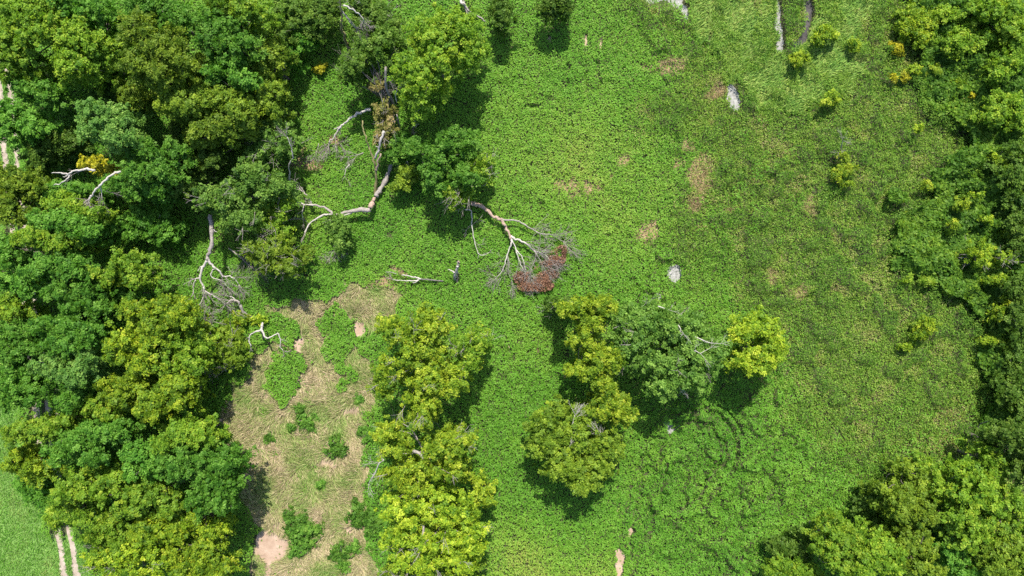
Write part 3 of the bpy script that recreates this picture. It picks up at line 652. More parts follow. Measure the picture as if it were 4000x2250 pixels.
T('olive', 8, 'blurred olive tree hiding the track', (60, 700, 90, 50), (130, 740, 70, 45), (30, 770, 60, 50), (60, 830, 80, 45))
T('green', 7, 'low feathery green tree under the white forked limb', (250, 740, 70, 30), (320, 750, 60, 30), (210, 760, 40, 30))
T('ygreen', 10, 'yellowing tree at the tip of the white curved limb', (260, 800, 80, 45), (320, 830, 60, 40), (390, 840, 30, 30))
T('green', 11, 'green tree under the yellowing one', (270, 870, 100, 50), (340, 900, 60, 45), (190, 860, 50, 40))
T('ygreen', 11, 'flat-topped yellow green tree beside the track', (170, 930, 110, 45), (260, 950, 50, 35))
T('green', 10, 'green tree cut by the picture edge opposite the dead limbs', (30, 960, 70, 50), (60, 1010, 60, 35))
T('green', 11, 'long green tree with a dark gap behind', (240, 1030, 110, 45), (170, 1060, 70, 35), (310, 1060, 60, 35))
T('ygreen', 10, 'pale yellow green tree at the edge of the vines', (500, 1040, 80, 50), (430, 1080, 60, 40), (540, 1090, 45, 35))
T('green', 7, 'compact green tree sunk between vines and yellow tree', (480, 1140, 60, 45), (530, 1170, 40, 35))
T('green', 9, 'small mid green tree over the hidden track', (60, 1090, 80, 45), (120, 1120, 60, 40))
T('green', 11, 'green domed tree in the middle of the wood', (260, 1140, 80, 50), (350, 1160, 80, 60), (310, 1210, 80, 45), (400, 1210, 40, 40))
T('ygreen', 8, 'yellow tinged tree where the track shows pale', (60, 1215, 70, 40), (20, 1190, 50, 40))
T('lime', 12, 'brightest large yellow tree of the wood', (560, 1210, 90, 45), (650, 1220, 90, 50), (600, 1270, 110, 50), (710, 1240, 50, 50), seed=43)
T('lime', 12, 'yellow tree below the brightest one', (520, 1330, 90, 55), (600, 1350, 80, 60), (480, 1380, 55, 45), (560, 1420, 70, 45))
T('ygreen', 11, 'shaded yellow green tree next to the browned sapling', (720, 1350, 70, 65), (690, 1430, 70, 50), (770, 1410, 40, 50))
T('green', 12, 'large green tree with twiggy side', (220, 1270, 90, 50), (310, 1290, 90, 50), (280, 1340, 90, 45), (370, 1310, 40, 40))
T('green', 9, 'green tree cut by the picture edge near the lawn', (50, 1310, 80, 55), (100, 1360, 70, 50), (40, 1390, 60, 40))
T('blue', 12, 'cool green layered tree above the lawn', (220, 1430, 100, 45), (300, 1460, 80, 50), (340, 1410, 50, 40))
T('green', 9, 'green tree leaning over the track above the lawn', (60, 1470, 80, 50), (120, 1540, 90, 50), (40, 1550, 60, 45))
T('lime', 12, 'yellow tree closest to the tan grass in the wood', (690, 1500, 80, 50), (640, 1560, 85, 50), (600, 1600, 80, 35), (720, 1560, 40, 40))
T('lime', 11, 'pale yellow tree with twigs in the wood', (460, 1520, 80, 45), (530, 1500, 60, 45), (490, 1560, 50, 30))
T('ygreen', 10, 'small yellow green tree below the pale yellow one', (380, 1590, 55, 35), (430, 1610, 50, 30))
T('green', 10, 'round little green tree among bigger crowns', (280, 1570, 55, 40), (320, 1540, 30, 25))
T('ygreen', 10, 'yellow green tree with long low branches', (120, 1670, 80, 40), (200, 1670, 80, 45), (270, 1640, 50, 35), (70, 1700, 40, 40))
T('green', 12, 'dense green tree over a black gap', (320, 1720, 90, 50), (400, 1690, 80, 50), (270, 1770, 80, 45), (380, 1770, 60, 40), (470, 1680, 50, 40))
T('lime', 8, 'compact yellow tree on the lawn edge', (90, 1790, 65, 45), (140, 1840, 60, 45), (60, 1810, 40, 35))
T('ygreen', 12, 'yellow-topped green tree nearest the bare tan slope', (730, 1680, 80, 50), (800, 1700, 70, 55), (660, 1720, 60, 50), seed=57)
T('green', 12, 'large dark-skirted green tree at the wood corner', (690, 1820, 90, 65), (790, 1800, 90, 60), (850, 1880, 90, 65), (880, 1800, 50, 50), (800, 1940, 70, 50), (880, 1960, 45, 35))
T('green', 11, 'flat green tree linking the dense and large green ones', (560, 1760, 70, 50), (600, 1820, 60, 50), (540, 1830, 40, 30))
T('ygreen', 11, 'spreading yellow green tree with bare twigs at its top', (330, 1860, 60, 45), (270, 1920, 70, 45), (390, 1900, 80, 45), (450, 1870, 50, 40), (500, 1920, 45, 45))
T('ygreen', 11, 'yellowish tree in a nook of the large green one', (560, 1920, 70, 40), (620, 1940, 70, 40), (680, 1980, 50, 35), (520, 1980, 70, 35))
T('green', 4.5, 'low green bushes fringing the lawn', (150, 1920, 70, 45), (110, 1900, 50, 35), (190, 1970, 40, 40))
T('ygreen', 9, 'yellow green tree arching over the two ruts', (235, 2010, 60, 45), (290, 1990, 50, 40), (340, 2010, 40, 35))
T('ygreen', 10, 'yellow green tree beside the ruts at the bottom', (430, 2050, 80, 45), (480, 2100, 60, 40), (390, 2090, 40, 35))
T('lime', 10, 'yellow green tree with hanging tips near the vines', (600, 2050, 70, 45), (680, 2080, 60, 45), (560, 2090, 50, 30))
T('lime', 9, 'yellow tree reaching over the vines at the bottom', (760, 2030, 60, 35), (830, 2060, 60, 35), (720, 2050, 40, 30))
T('lime', 11, 'pale twiggy yellow tree at the bottom edge', (460, 2170, 90, 50), (560, 2150, 90, 50), (500, 2230, 110, 45), (630, 2200, 60, 50), (390, 2180, 50, 45), airy=.35, seed=66)
T('lime', 10, 'lemon tree in the bottom of the wood beside vines', (800, 2160, 70, 50), (740, 2210, 70, 50), (860, 2220, 60, 45), (700, 2150, 50, 40), airy=.2)
T('dark', 6, 'dim understorey tree beneath the dark olive one', (430, 310, 55, 55), (460, 370, 55, 45), (400, 370, 40, 40))
T('dark', 6, 'dim understorey tree left in the gap of the olive ones', (700, 560, 60, 50), (740, 620, 50, 40), (700, 500, 40, 40))
T('green', 5, 'lush green understorey bush in the shade above the Y-shaped trunk', (560, 860, 90, 45), (640, 900, 80, 45), (500, 900, 50, 40))
T('dark', 8, 'dark tree shading vines behind the olive crowns', (760, 660, 60, 50), (720, 720, 50, 45), (830, 620, 50, 40))
T('green', 5, 'deep green tree next to the tongue of vines', (1130, 210, 45, 50), (1180, 150, 40, 45))

# --- the wood across the weeds
g = dict(group=WR)
T('ygreen', 11, 'yellow green tree nearest the vines in the lower wood', (3280, 2080, 60, 45), (3240, 2130, 70, 40), (3320, 2140, 70, 45), (3270, 2190, 60, 30), **g)
T('ygreen', 11, 'bright yellow green tree at the bottom of the lower wood', (3420, 2110, 70, 40), (3380, 2160, 70, 40), (3450, 2190, 70, 40), (3350, 2220, 60, 35), (3490, 2150, 30, 30), **g)
T('olive', 10, 'olive yellow tree behind the bright one at the bottom', (3560, 2080, 65, 40), (3530, 2120, 60, 35), (3600, 2130, 50, 35), (3620, 2210, 70, 40), (3560, 2200, 50, 40), **g)
T('olive', 8, 'small olive tree leaning on the vines', (3580, 1855, 50, 45), (3560, 1910, 50, 35), **g)
T('ygreen', 9, 'small bright green tree pair-topped at the vine edge', (3645, 1850, 42, 48), (3640, 1900, 50, 40), **g)
T('olive', 11, 'olive tree over the darkest shade of the lower wood', (3540, 1950, 85, 45), (3500, 1990, 50, 35), (3590, 2010, 70, 45), **g)
T('ygreen', 12, 'large yellow green tree central in the lower wood', (3780, 1860, 70, 55), (3820, 1920, 80, 55), (3750, 1940, 70, 45), (3860, 1960, 50, 45), **g)
T('ygreen', 12, 'yellow-tipped tree below the central one', (3740, 2020, 80, 50), (3810, 2050, 60, 55), (3760, 2100, 60, 45), **g)
T('ygreen', 9, 'knobbly yellow green tree beside the dark gap', (3860, 1780, 50, 35), (3900, 1810, 50, 40), (3850, 1840, 40, 30), **g)
T('dark', 12, 'dark grey green tree on the far edge of the lower wood', (3950, 1700, 70, 55), (3990, 1760, 70, 60), (3980, 1830, 50, 45), **g)
T('ygreen', 12, 'yellow green tree cut by the edge in the lower wood', (3930, 1960, 70, 50), (3990, 2010, 60, 60), (3920, 2050, 60, 45), **g)
T('olive', 12, 'olive tree in the very bottom corner', (3880, 2130, 80, 50), (3960, 2140, 70, 55), (3870, 2210, 80, 45), (3970, 2230, 70, 45), **g)
T('green', 10, 'green tree with yellow bits between the bottom crowns', (3720, 2180, 60, 50), (3760, 2230, 60, 40), (3680, 2140, 40, 40), **g)
T('ygreen', 7, 'low yellow green tree at the bottom edge by the vines', (3080, 2220, 70, 35), (3040, 2240, 50, 30), (3150, 2240, 50, 30), **g)
T('dark', 4.5, 'dark shrub in shade beside the lower wood', (3060, 2140, 60, 35), (3110, 2170, 60, 35), (3150, 2110, 50, 40), **g)
T('dark', 4.5, 'dark vine-draped shrub where two shadows meet', (3400, 1990, 60, 45), (3440, 2040, 60, 40), (3450, 1940, 45, 45), **g)
T('ygreen', 6, 'bushy green tree on the edge above the thicket', (3930, 40, 60, 60), (3970, 110, 60, 60), (3860, 40, 50, 50), **g)
T('ygreen', 4, 'yellow tufted tree over a dark pool of shade', (3770, 130, 60, 40), (3740, 170, 50, 40), (3800, 170, 40, 35), (3850, 140, 30, 25), **g)
T('ygreen', 5, 'yellow green tree on the edge beside the yellow tufted one', (3930, 250, 55, 45), (3900, 290, 40, 30), (3960, 190, 40, 40), **g)
T('ygreen', 5, 'green leafy tree by the dark shade on the edge', (3930, 400, 60, 50), (3970, 460, 60, 50), (3880, 450, 50, 40), **g)
T('lime', 3.2, 'green tree at the top edge among yellow sprigs', (3620, 80, 60, 50), (3600, 140, 45, 40), (3560, 60, 40, 45), (3540, 110, 30, 40), **g)
T('ygreen', 3.5, 'green tree below the tree among yellow sprigs', (3700, 60, 45, 45), (3840, 60, 40, 40), **g)
T('dark', 5.5, 'dark tree on the edge midway down the thicket', (3980, 600, 50, 60), (3960, 680, 60, 50), (3990, 760, 50, 50), **g)
T('dark', 5.5, 'blackish tree on the edge beside the yellow twins', (3985, 880, 50, 60), (3990, 960, 40, 50), **g)
T('dark', 5.5, 'blackish tree on the edge below the yellow twins', (3985, 1130, 50, 60), (3980, 1230, 50, 60), (3990, 1320, 50, 50), **g)
T('dark', 5.5, 'dark tree on the edge above the lower wood', (3970, 1430, 50, 60), (3960, 1520, 60, 50), (3990, 1590, 50, 50), **g)
Yb = lambda h, label, *e, style='yellow', **k: tree_at('yellow_shrub', 'shrub', style, h, label, list(e), YS, leaf=(.14, .28), spray=.4, airy=.4, spread=1.8, tall=.45, **k)
Yb(3, 'yellow shrub at the end of the dark mud channel', (3220, 125, 40, 25), (3250, 135, 30, 28), (3200, 150, 30, 20))
Yb(3, 'yellow shrub alone in the reeds with its shadow', (3125, 212, 32, 20), (3115, 240, 20, 28), (3145, 225, 20, 14))
Yb(3, 'yellow shrub beside a grey twig shadow below the reeds', (3260, 375, 34, 22), (3235, 395, 38, 18))
Yb(2.5, 'small yellow shrub between reeds and orange blossoms', (3345, 180, 25, 22), (3335, 165, 25, 12))
Yb(2, 'golden flowering shrub tallest of the blossom clump', (3508, 185, 22, 32), style='gold')
Yb(2, 'golden shrub below the tallest blossoms', (3535, 298, 18, 20), style='gold')
Yb(2, 'golden orange shrub beside the blossom pair', (3492, 302, 18, 18), style='gold')
Yb(2.5, 'yellow shrub above the blossom pair', (3570, 272, 36, 16))
Yb(2.5, 'yellow shrub in front of the dark pool of shade', (3650, 275, 28, 20))
Yb(2.5, 'flat yellow shrub in tall weeds near the dark thicket', (3745, 322, 42, 14))
Yb(2, 'tiny bright yellow shrub by the flat one', (3695, 346, 22, 10))
Yb(2, 'pale orange shrub on the thicket edge', (3800, 372, 20, 14), style='gold')
Yb(3, 'yellow shrub higher of two over a dark hollow', (3290, 610, 30, 16))
Yb(3, 'yellow shrub larger of two over a dark hollow', (3300, 665, 48, 24), (3275, 690, 25, 20))
Yb(2.5, 'yellow scrap of shrub under the two over the hollow', (3308, 718, 20, 12))
Yb(2.5, 'bright yellow shrub at a square dark gap', (3592, 500, 24, 13))
Yb(4, 'yellow shrub topping the thicket midway along the edge', (3905, 620, 30, 35), style='lime')
Yb(3, 'yellow shrub on the upper brim of the thicket', (3625, 728, 26, 20), style='lime')
Yb(4, 'yellow shrub in the upper thicket near the edge of the weeds', (3818, 765, 30, 16), style='lime')
Yb(4, 'leafy golden shrub next to the upper thicket shrub', (3760, 800, 20, 26), style='yellow')
Yb(4, 'round yellow shrub deep in the thicket', (3856, 858, 22, 24), style='lime')
Yb(4, 'round yellow shrub farther from the edge than its twin', (3725, 885, 20, 24), style='lime')
Yb(4, 'yellow shrub over black shade near the edge', (3945, 912, 26, 18), style='lime')
Yb(5, 'largest yellow shrub in the thicket', (3845, 980, 42, 40), (3830, 1020, 28, 28), style='lime')
Yb(5, 'yellow shrub joined to the largest one', (3930, 1012, 38, 22), style='lime')
Yb(4, 'wide yellow shrub with pointed ends in the thicket', (3905, 1095, 45, 20), (3870, 1100, 25, 14), style='lime')
Yb(4, 'pale yellow shrub under the wide one', (3922, 1178, 26, 12), style='lime')
Yb(4, 'upright yellow shrub below the pale one', (3900, 1215, 22, 20), (3888, 1242, 18, 12), style='lime')
Yb(3.5, 'square yellow shrub standing out in the lower weeds', (3620, 1265, 42, 28), (3605, 1300, 40, 30), style='lime')
Yb(2.5, 'low yellow shrub by the square one', (3545, 1355, 36, 16), style='lime')
Yb(3.5, 'yellow shrub at the low end of the thicket', (3870, 1332, 34, 16), style='lime')
Yb(3.5, 'yellow branching shrub at the low end beside black shade', (3945, 1348, 36, 24), style='lime')
Yb(2.5, 'yellow green shrub in weeds above the thicket brim', (3545, 1095, 20, 26), style='ygreen')
Yb(2.5, 'yellow green shrub between thicket and square shrub', (3625, 1100, 34, 20), style='ygreen')
Yb(2.5, 'flat bright shrub on the brim of the thicket', (3710, 1135, 30, 12), style='ygreen')
for (px, py, rx, ry, hh, lab) in [
    (1168, 1600, 28, 18, .7, 'small vine mound at the tip of the larger mound in dry grass'),
    (1190, 1650, 42, 36, .9, 'loose vine mound in the middle of the dry grass'),
    (1140, 1672, 22, 16, .7, 'low vine tuft beside the loose mound in dry grass'),
    (1312, 1752, 50, 42, .9, 'oval vine mound alone near the large yellow trees'),
    (1248, 1893, 20, 20, .8, 'tiny round vine tuft alone in the tan grass'),
    (1150, 2035, 60, 40, .9, 'upper half of the big vine mound above bare soil'),
    (1190, 2095, 75, 55, 1.0, 'widest vine mound beside the pink bare soil'),
    (1160, 2150, 40, 30, .9, 'vine mound lobe touching the pink bare soil'),
    (1335, 2160, 50, 40, 1.0, 'vine mound at the bottom with a small soil hole'),
    (1385, 2140, 28, 28, .9, 'vine mound on the bottom slope nearest the yellow trees'),
    (1340, 2215, 30, 30, .8, 'lowest vine mound in the dry grass'),
    (1400, 2010, 45, 50, 1.1, 'large vine mound below the yellow tree shadow'),
    (1440, 2050, 50, 45, 1.1, 'vine mound running under the yellow trees'),
    (1430, 1700, 40, 30, 1.0, 'vine mound between dry grass and forked-limb tree'),
    (1402, 1560, 16, 18, .7, 'small round vine tuft near the large yellow tree shadow'),
    (1235, 1690, 10, 9, .5, 'tiny dark tuft under the loose vine mound'),
    (1050, 1715, 22, 18, .6, 'faint vine tuft by the wood side of dry grass')]:
    tree_at('vine_mound', 'vine mound', 'mound', hh, lab, [(px, py, rx, ry)], VM, dens=1.1, airy=.35, leaf=(.16, .3), spray=.38, tall=.3, spread=1.8)

# ------------------------------------------------------------------ dead wood
def dead_tree(name, cat, label, limbs, leaves=(), seed=3, group=None):
    """limbs: (part name, [(px, py, height)...], r0, r1, material, twigs (count per tip, length, depth) or None)"""
    p0 = at(*limbs[0][1][0]); org = np.array([p0.x, p0.y, 0.0])
    root = empty(name, tuple(org), label, cat, group)
    for i, (pn, pts, r0, r1, mat, tw) in enumerate(limbs):
        wd = Wood(seed * 50 + i); P = [np.array(at(*p)) for p in pts]
        wd.tube(P, r0 * .85, r1 * .8, 8 if r0 > .12 else 6, wob=min(r0 * .32, .07), sub=4, knots=.2)
        wd.build(pn, mat, root, org)
        if tw:
            c, ln, dep = tw[:3]; t0 = max(1, tw[3] - 1) if len(tw) > 3 else 1
            q = Wood(seed * 77 + i); rg = q.rng
            for j in range(t0, len(P)):
                d = P[j] - P[j - 1]
                for _ in range(c + 1 if j == len(P) - 1 else max(1, (c + 1) // 2)):
                    nd = d / np.linalg.norm(d) + rg.normal(size=3) * np.array([.5, .5, .22])
                    b = P[j] * .75 + P[j - 1] * .25 if j < len(P) - 1 else P[j]
                    q.twig(b, nd, ln * rg.uniform(.6, 1.2), max(r1 * .6, .02), dep, .5, 3, .4)
            q.build('twigs', W_GREY if mat is not W_DARK else W_DARK, root, org)
    if leaves:
        style, ells, hh, n = leaves; rg = rs(seed + 5); P = []
        for (px, py, rx, ry) in ells:
            m = int(n * rx * ry / 1000); c = at(px, py, hh)
            a = rg.uniform(0, 6.283, m); q = np.sqrt(rg.random(m))
            P.append(np.c_[c.x + rx * S * q * np.cos(a), c.y + ry * S * q * np.sin(a), hh + rg.uniform(-.5, .5, m)])
        P = np.concatenate(P); keep = fbm(P[:, 0], P[:, 1], .9, 15, 2) > rg.uniform(.25, .6, len(P)); P = P[keep]
        leaf_obj('dead_leaves', P - org, rg.normal(size=P.shape) * .7 + np.array([0, 0, .6]), rg.uniform(.14, .26, len(P)), np.clip(.5 + .2 * rg.normal(size=len(P)), 0, 1), LEAF[style], rg, root, .5)
    return root

dead_tree('fallen_branch', 'branch', 'grey fan-shaped fallen branch with rusty dead leaves at its tips', [
    ('limb', [(1832, 793, 1.9), (1859, 798, 1.9), (1887, 809, 1.8), (1911, 831, 1.8), (1936, 848, 1.8), (1961, 859, 1.8), (1970, 880, 1.8), (1989, 911, 1.7), (1997, 933, 1.7)], .34, .22, W_PINK, None),
    ('limb', [(1961, 857, 1.8), (2008, 860, 1.7), (2036, 870, 1.6), (2092, 902, 1.5), (2116, 911, 1.5), (2154, 918, 1.4), (2200, 943, 1.3)], .15, .05, W_GREY, (6, 1.7, 2, 4)),
    ('limb', [(1995, 922, 1.7), (2020, 935, 1.7), (2057, 952, 1.6), (2085, 977, 1.5), (2123, 992, 1.4), (2151, 1017, 1.4)], .19, .06, W_WHITE, (5, 1.7, 2, 3)),
    ('limb', [(2057, 955, 1.6), (2092, 989, 1.5), (2088, 1020, 1.4), (2076, 1051, 1.4)], .08, .035, W_GREY, (4, 1.4, 2, 2)),
    ('limb', [(2092, 985, 1.5), (2112, 1020, 1.4), (2130, 1055, 1.4)], .08, .035, W_GREY, (5, 1.4, 2, 1)),
    ('limb', [(1998, 935, 1.7), (2017, 977, 1.6), (2026, 1014, 1.5), (2045, 1051, 1.4), (2065, 1085, 1.3)], .13, .04, W_WHITE, (5, 1.4, 2, 3)),
    ('limb', [(2018, 978, 1.6), (2042, 1008, 1.5), (2051, 1048, 1.4), (2062, 1080, 1.3)], .10, .035, W_WHITE, (4, 1.3, 2, 2)),
    ('limb', [(1997, 930, 1.7), (1995, 958, 1.6), (1981, 998, 1.5), (1970, 1039, 1.4), (1952, 1073, 1.2), (1940, 1085, 1.1)], .14, .04, W_WHITE, (4, 1.3, 2, 3)),
    ('limb', [(1981, 998, 1.5), (1989, 1030, 1.4), (1986, 1061, 1.3), (1998, 1095, 1.2)], .08, .03, W_GREY, (4, 1.3, 2, 2)),
    ], ('rust', [(2085, 1095, 55, 35), (2135, 1060, 50, 42), (2160, 1020, 35, 40), (2198, 975, 18, 18), (2060, 1120, 40, 18), (2030, 1085, 25, 25), (2185, 1000, 26, 40), (2110, 1115, 55, 24)], 1.1, 1500), seed=3)
dead_tree('broken_tree', 'dead tree', 'long grey broken limb torn from a splintered pinkish stub', [
    ('trunk', [(1462, 772, 1.6), (1456, 790, 1.9), (1446, 812, 2.2)], .26, .40, W_PINK, None),
    ('limb', [(1446, 819, 2.2), (1379, 824, 2.1), (1317, 837, 2.0), (1267, 812, 2.0), (1222, 801, 2.0), (1205, 775, 2.0), (1190, 752, 2.0)], .36, .1, W_GREY, (2, 1.2, 1, 5)),
    ('limb', [(1300, 834, 2.0), (1254, 843, 2.0), (1212, 872, 1.9), (1197, 900, 1.8), (1188, 920, 1.7)], .17, .09, W_WHITE, (1, .8, 1, 4)),
    ('limb', [(1375, 832, 2.0), (1345, 840, 2.0), (1331, 853, 1.9), (1290, 859, 1.8)], .12, .03, W_WHITE, (2, 1.0, 1, 3)),
    ('limb', [(1225, 802, 2.0), (1186, 797, 2.0), (1155, 786, 1.9), (1120, 780, 1.8)], .13, .04, W_WHITE, (3, 1.2, 1, 2)),
    ('limb', [(1190, 798, 2.0), (1180, 830, 2.0), (1184, 853, 1.9)], .09, .05, W_WHITE, (2, .9, 1, 2))], seed=4)
dead_tree('dead_tree', 'dead tree', 'thick pale fallen trunk running up from the splintered stub', [
    ('trunk', [(1468, 768, 1.4), (1487, 738, 1.3), (1510, 694, 1.4), (1528, 653, 1.6), (1546, 617, 1.8), (1575, 585, 2.0)], .42, .26, W_GREY, None),
    ('limb', [(1590, 628, 2.2), (1597, 648, 2.0), (1601, 672, 1.8)], .08, .03, W_WHITE, (3, .9, 1)),
    ('limb', [(1588, 632, 2.2), (1578, 655, 2.0), (1574, 668, 1.8)], .07, .03, W_WHITE, (2, .8, 1))], seed=5)
dead_tree('dead_tree', 'dead tree', 'multi-stemmed dead tree leaning through the vines above the splintered stub', [
    ('trunk', [(1465, 760, .4), (1469, 716, 1.5), (1467, 662, 3), (1458, 626, 4), (1442, 577, 5), (1431, 541, 6), (1418, 510, 6.5), (1416, 471, 7)], .26, .09, W_TAN, None),
    ('limb', [(1468, 665, 3), (1478, 640, 4), (1487, 600, 5)], .2, .12, W_PINK, None),
    ('limb', [(1463, 620, 4), (1478, 586, 5), (1487, 550, 6), (1500, 512, 6.5)], .16, .22, W_WHITE, None),
    ('limb', [(1480, 575, 5.2), (1468, 570, 5.2)], .1, .05, W_WHITE, None),
    ('limb', [(1420, 597, 2), (1395, 605, 2), (1362, 613, 1.5)], .1, .05, W_GREY, (4, 1.2, 2)),
    ('limb', [(1365, 642, 1.5), (1352, 660, 1.4), (1346, 688, 1.2)], .09, .04, W_WHITE, (1, 1, 1))], seed=6)
dead_tree('dead_limb', 'branch', 'pale arching dead limb across the vines above the leaning stems', [
    ('limb', [(1449, 428, 3.2), (1415, 436, 3.1), (1380, 456, 2.9), (1348, 478, 2.6), (1330, 496, 2.4), (1303, 537, 1.8), (1285, 560, 1.3)], .24, .09, W_WHITE, (2, 1.3, 2, 5)),
    ('limb', [(1334, 490, 2.4), (1318, 500, 2.3), (1304, 506, 2.2)], .12, .06, W_WHITE, None)], seed=7)
dead_tree('dead_tree', 'dead tree', 'grey upright stems standing behind the dying reddish tree', [
    ('trunk', [(1612, 520, .5), (1613, 505, 3), (1625, 465, 5.5), (1632, 436, 7)], .2, .1, W_GREY, (1, 1.2, 1)),
    ('trunk', [(1563, 512, .5), (1556, 480, 4), (1550, 448, 6)], .18, .1, W_GREY, None),
    ('limb', [(1550, 400, 6), (1545, 372, 7.5), (1552, 350, 8.5)], .08, .04, W_WHITE, (2, 1.4, 2))], seed=8)
dead_tree('dead_tree', 'dead tree', 'bleached Y-shaped dead trunk stretching from vines to the tan grass', [
    ('trunk', [(823, 838, 5), (827, 893, 5), (827, 942, 5), (818, 985, 4.8), (809, 1016, 4.6)], .34, .28, W_GREY, None),
    ('limb', [(809, 1014, 4.6), (792, 1043, 4.3), (780, 1086, 4.0), (792, 1115, 3.7), (799, 1135, 3.5), (789, 1173, 3.0), (772, 1212, 2.4)], .22, .06, W_WHITE, (3, 1.3, 2, 4)),
    ('limb', [(811, 1014, 4.6), (830, 1038, 4.3), (855, 1057, 4.0), (872, 1078, 3.6), (908, 1082, 3.2), (932, 1111, 2.6)], .2, .06, W_WHITE, (4, 1.4, 2, 4)),
    ('limb', [(838, 1046, 4.2), (829, 1060, 4.0), (828, 1082, 3.8), (869, 1099, 3.4), (888, 1120, 3.0)], .12, .05, W_WHITE, (3, 1.1, 2, 4)),
    ('limb', [(799, 1135, 3.5), (830, 1154, 3.1), (855, 1168, 2.7), (879, 1190, 2.2)], .12, .05, W_WHITE, (4, 1.4, 2, 2)),
    ('limb', [(780, 1084, 4.0), (760, 1090, 3.8), (743, 1097, 3.6)], .13, .06, W_WHITE, (3, .8, 1)),
    ('limb', [(764, 1092, 3.8), (756, 1111, 3.4), (753, 1149, 3.0), (742, 1165, 2.7)], .1, .05, W_WHITE, (2, .8, 1, 3)),
    ('limb', [(795, 1040, 4.3), (782, 1042, 4.2), (773, 1060, 4.0)], .13, .06, W_WHITE, None),
    ('limb', [(829, 893, 5), (840, 903, 5), (848, 906, 5)], .11, .05, W_WHITE, None)], seed=9)
dead_tree('dead_limb', 'branch', 'curved grey dead limb arching beside the yellow bush', [
    ('limb', [(990, 1246, .9), (961, 1227, 1.3), (942, 1202, 1.9), (930, 1180, 2.3), (903, 1173, 2.4), (876, 1195, 2.2)], .3, .09, W_GREY, (2, 1.2, 1, 5)),
    ('limb', [(925, 1176, 2.3), (905, 1160, 2.4), (880, 1155, 2.3)], .1, .04, W_WHITE, (3, 1.1, 2))], seed=10)
dead_tree('dead_snag', 'dead tree', 'twiggy bleached snag beside the browned sapling', [
    ('trunk', [(814, 1312, .5), (816, 1290, 2.2), (813, 1268, 3.2)], .22, .14, W_GREY, (6, 1.5, 2, 1)),
    ('limb', [(812, 1270, 3.1), (785, 1258, 3.2), (757, 1246, 3.2)], .12, .05, W_WHITE, None),
    ('limb', [(816, 1282, 2.6), (800, 1240, 2.6), (803, 1215, 2.5)], .1, .05, W_WHITE, (3, .7, 1)),
    ('limb', [(822, 1297, 1.5), (850, 1296, 1.6), (874, 1289, 1.6), (905, 1282, 1.5)], .14, .11, W_WHITE, None),
    ('limb', [(898, 1283, 1.5), (917, 1297, 1.4), (920, 1312, 1.3), (936, 1319, 1.2)], .14, .05, W_WHITE, None)], seed=11)
dead_tree('dead_snag', 'dead tree', 'white forked dead branch over the vine lump in the dry grass', [
    ('trunk', [(1026, 1261, 2.6), (1023, 1275, 3.2), (1020, 1289, 3.4)], .16, .2, W_WHITE, None),
    ('limb', [(1021, 1288, 3.4), (1002, 1296, 3.4), (985, 1301, 3.3), (973, 1323, 3.1), (980, 1357, 2.8)], .15, .06, W_WHITE, (1, .6, 1, 4)),
    ('limb', [(1021, 1288, 3.4), (1036, 1316, 3.3), (1053, 1319, 3.3), (1084, 1301, 3.2), (1096, 1328, 2.9), (1094, 1352, 2.6), (1106, 1371, 2.2)], .16, .05, W_WHITE, (3, .7, 1, 5)),
    ('limb', [(1030, 1330, .1), (1028, 1315, 1.6), (1021, 1290, 3.3)], .15, .13, W_DARK, None)], seed=12)
dead_tree('brush_pile', 'brush pile', 'grey brushwood heap in shade beside the Y-shaped trunk', [
    ('stem', [(893, 971, 1.2), (915, 985, 1.2), (942, 1009, 1.0), (1000, 1057, .7)], .12, .05, W_GREY, (4, 1.6, 2)),
    ('stem', [(958, 988, 1.4), (960, 1010, 1.2), (985, 1040, .9)], .14, .05, W_DARK, (6, 1.8, 2)),
    ('stem', [(960, 992, 1.4), (1000, 1010, 1.2), (1050, 1020, 1.0)], .09, .04, W_GREY, (5, 1.6, 2))], seed=13)
dead_tree('dead_tree', 'dead tree', 'thin bare stem leaning beside the airy pale green tree', [
    ('trunk', [(1133, 745, .3), (1132, 705, 2.5), (1130, 640, 5), (1145, 615, 6), (1137, 580, 7), (1122, 535, 8)], .16, .06, W_WHITE, (2, 1.3, 2, 5)),
    ('limb', [(1065, 570, 4), (1075, 555, 4.4), (1084, 548, 4.6)], .07, .03, W_WHITE, (3, .9, 1))], seed=14)
dead_tree('dead_limb', 'branch', 'white forked dead limb pointing toward the dirt track', [
    ('limb', [(372, 666, 9), (342, 661, 9.3), (309, 663, 9.5), (284, 671, 9.6), (268, 679, 9.6), (268, 692, 9.5), (255, 706, 9.3), (230, 717, 9), (211, 725, 8.8)], .18, .06, W_WHITE, None),
    ('limb', [(268, 680, 9.6), (250, 677, 9.7), (232, 674, 9.7), (202, 676, 9.6)], .12, .05, W_WHITE, None),
    ('limb', [(266, 682, 9.6), (256, 689, 9.5), (246, 690, 9.4)], .08, .04, W_WHITE, None),
    ('limb', [(330, 664, 9.4), (300, 674, 9.2), (280, 684, 9)], .05, .02, W_GREY, (3, .9, 1))], seed=15)
dead_tree('dead_limb', 'branch', 'white curved dead limb dropping from the green crown to the yellowing tree', [
    ('limb', [(473, 670, 9.5), (446, 677, 9.8), (419, 696, 10), (398, 717, 10), (373, 741, 9.8), (359, 764, 9.5), (348, 776, 9.2)], .17, .12, W_WHITE, (2, 1.1, 2, 6)),
    ('limb', [(392, 724, 9.8), (395, 745, 9.4), (398, 768, 9), (392, 800, 8.4)], .06, .03, W_WHITE, (3, 1.2, 2, 2))], seed=16)
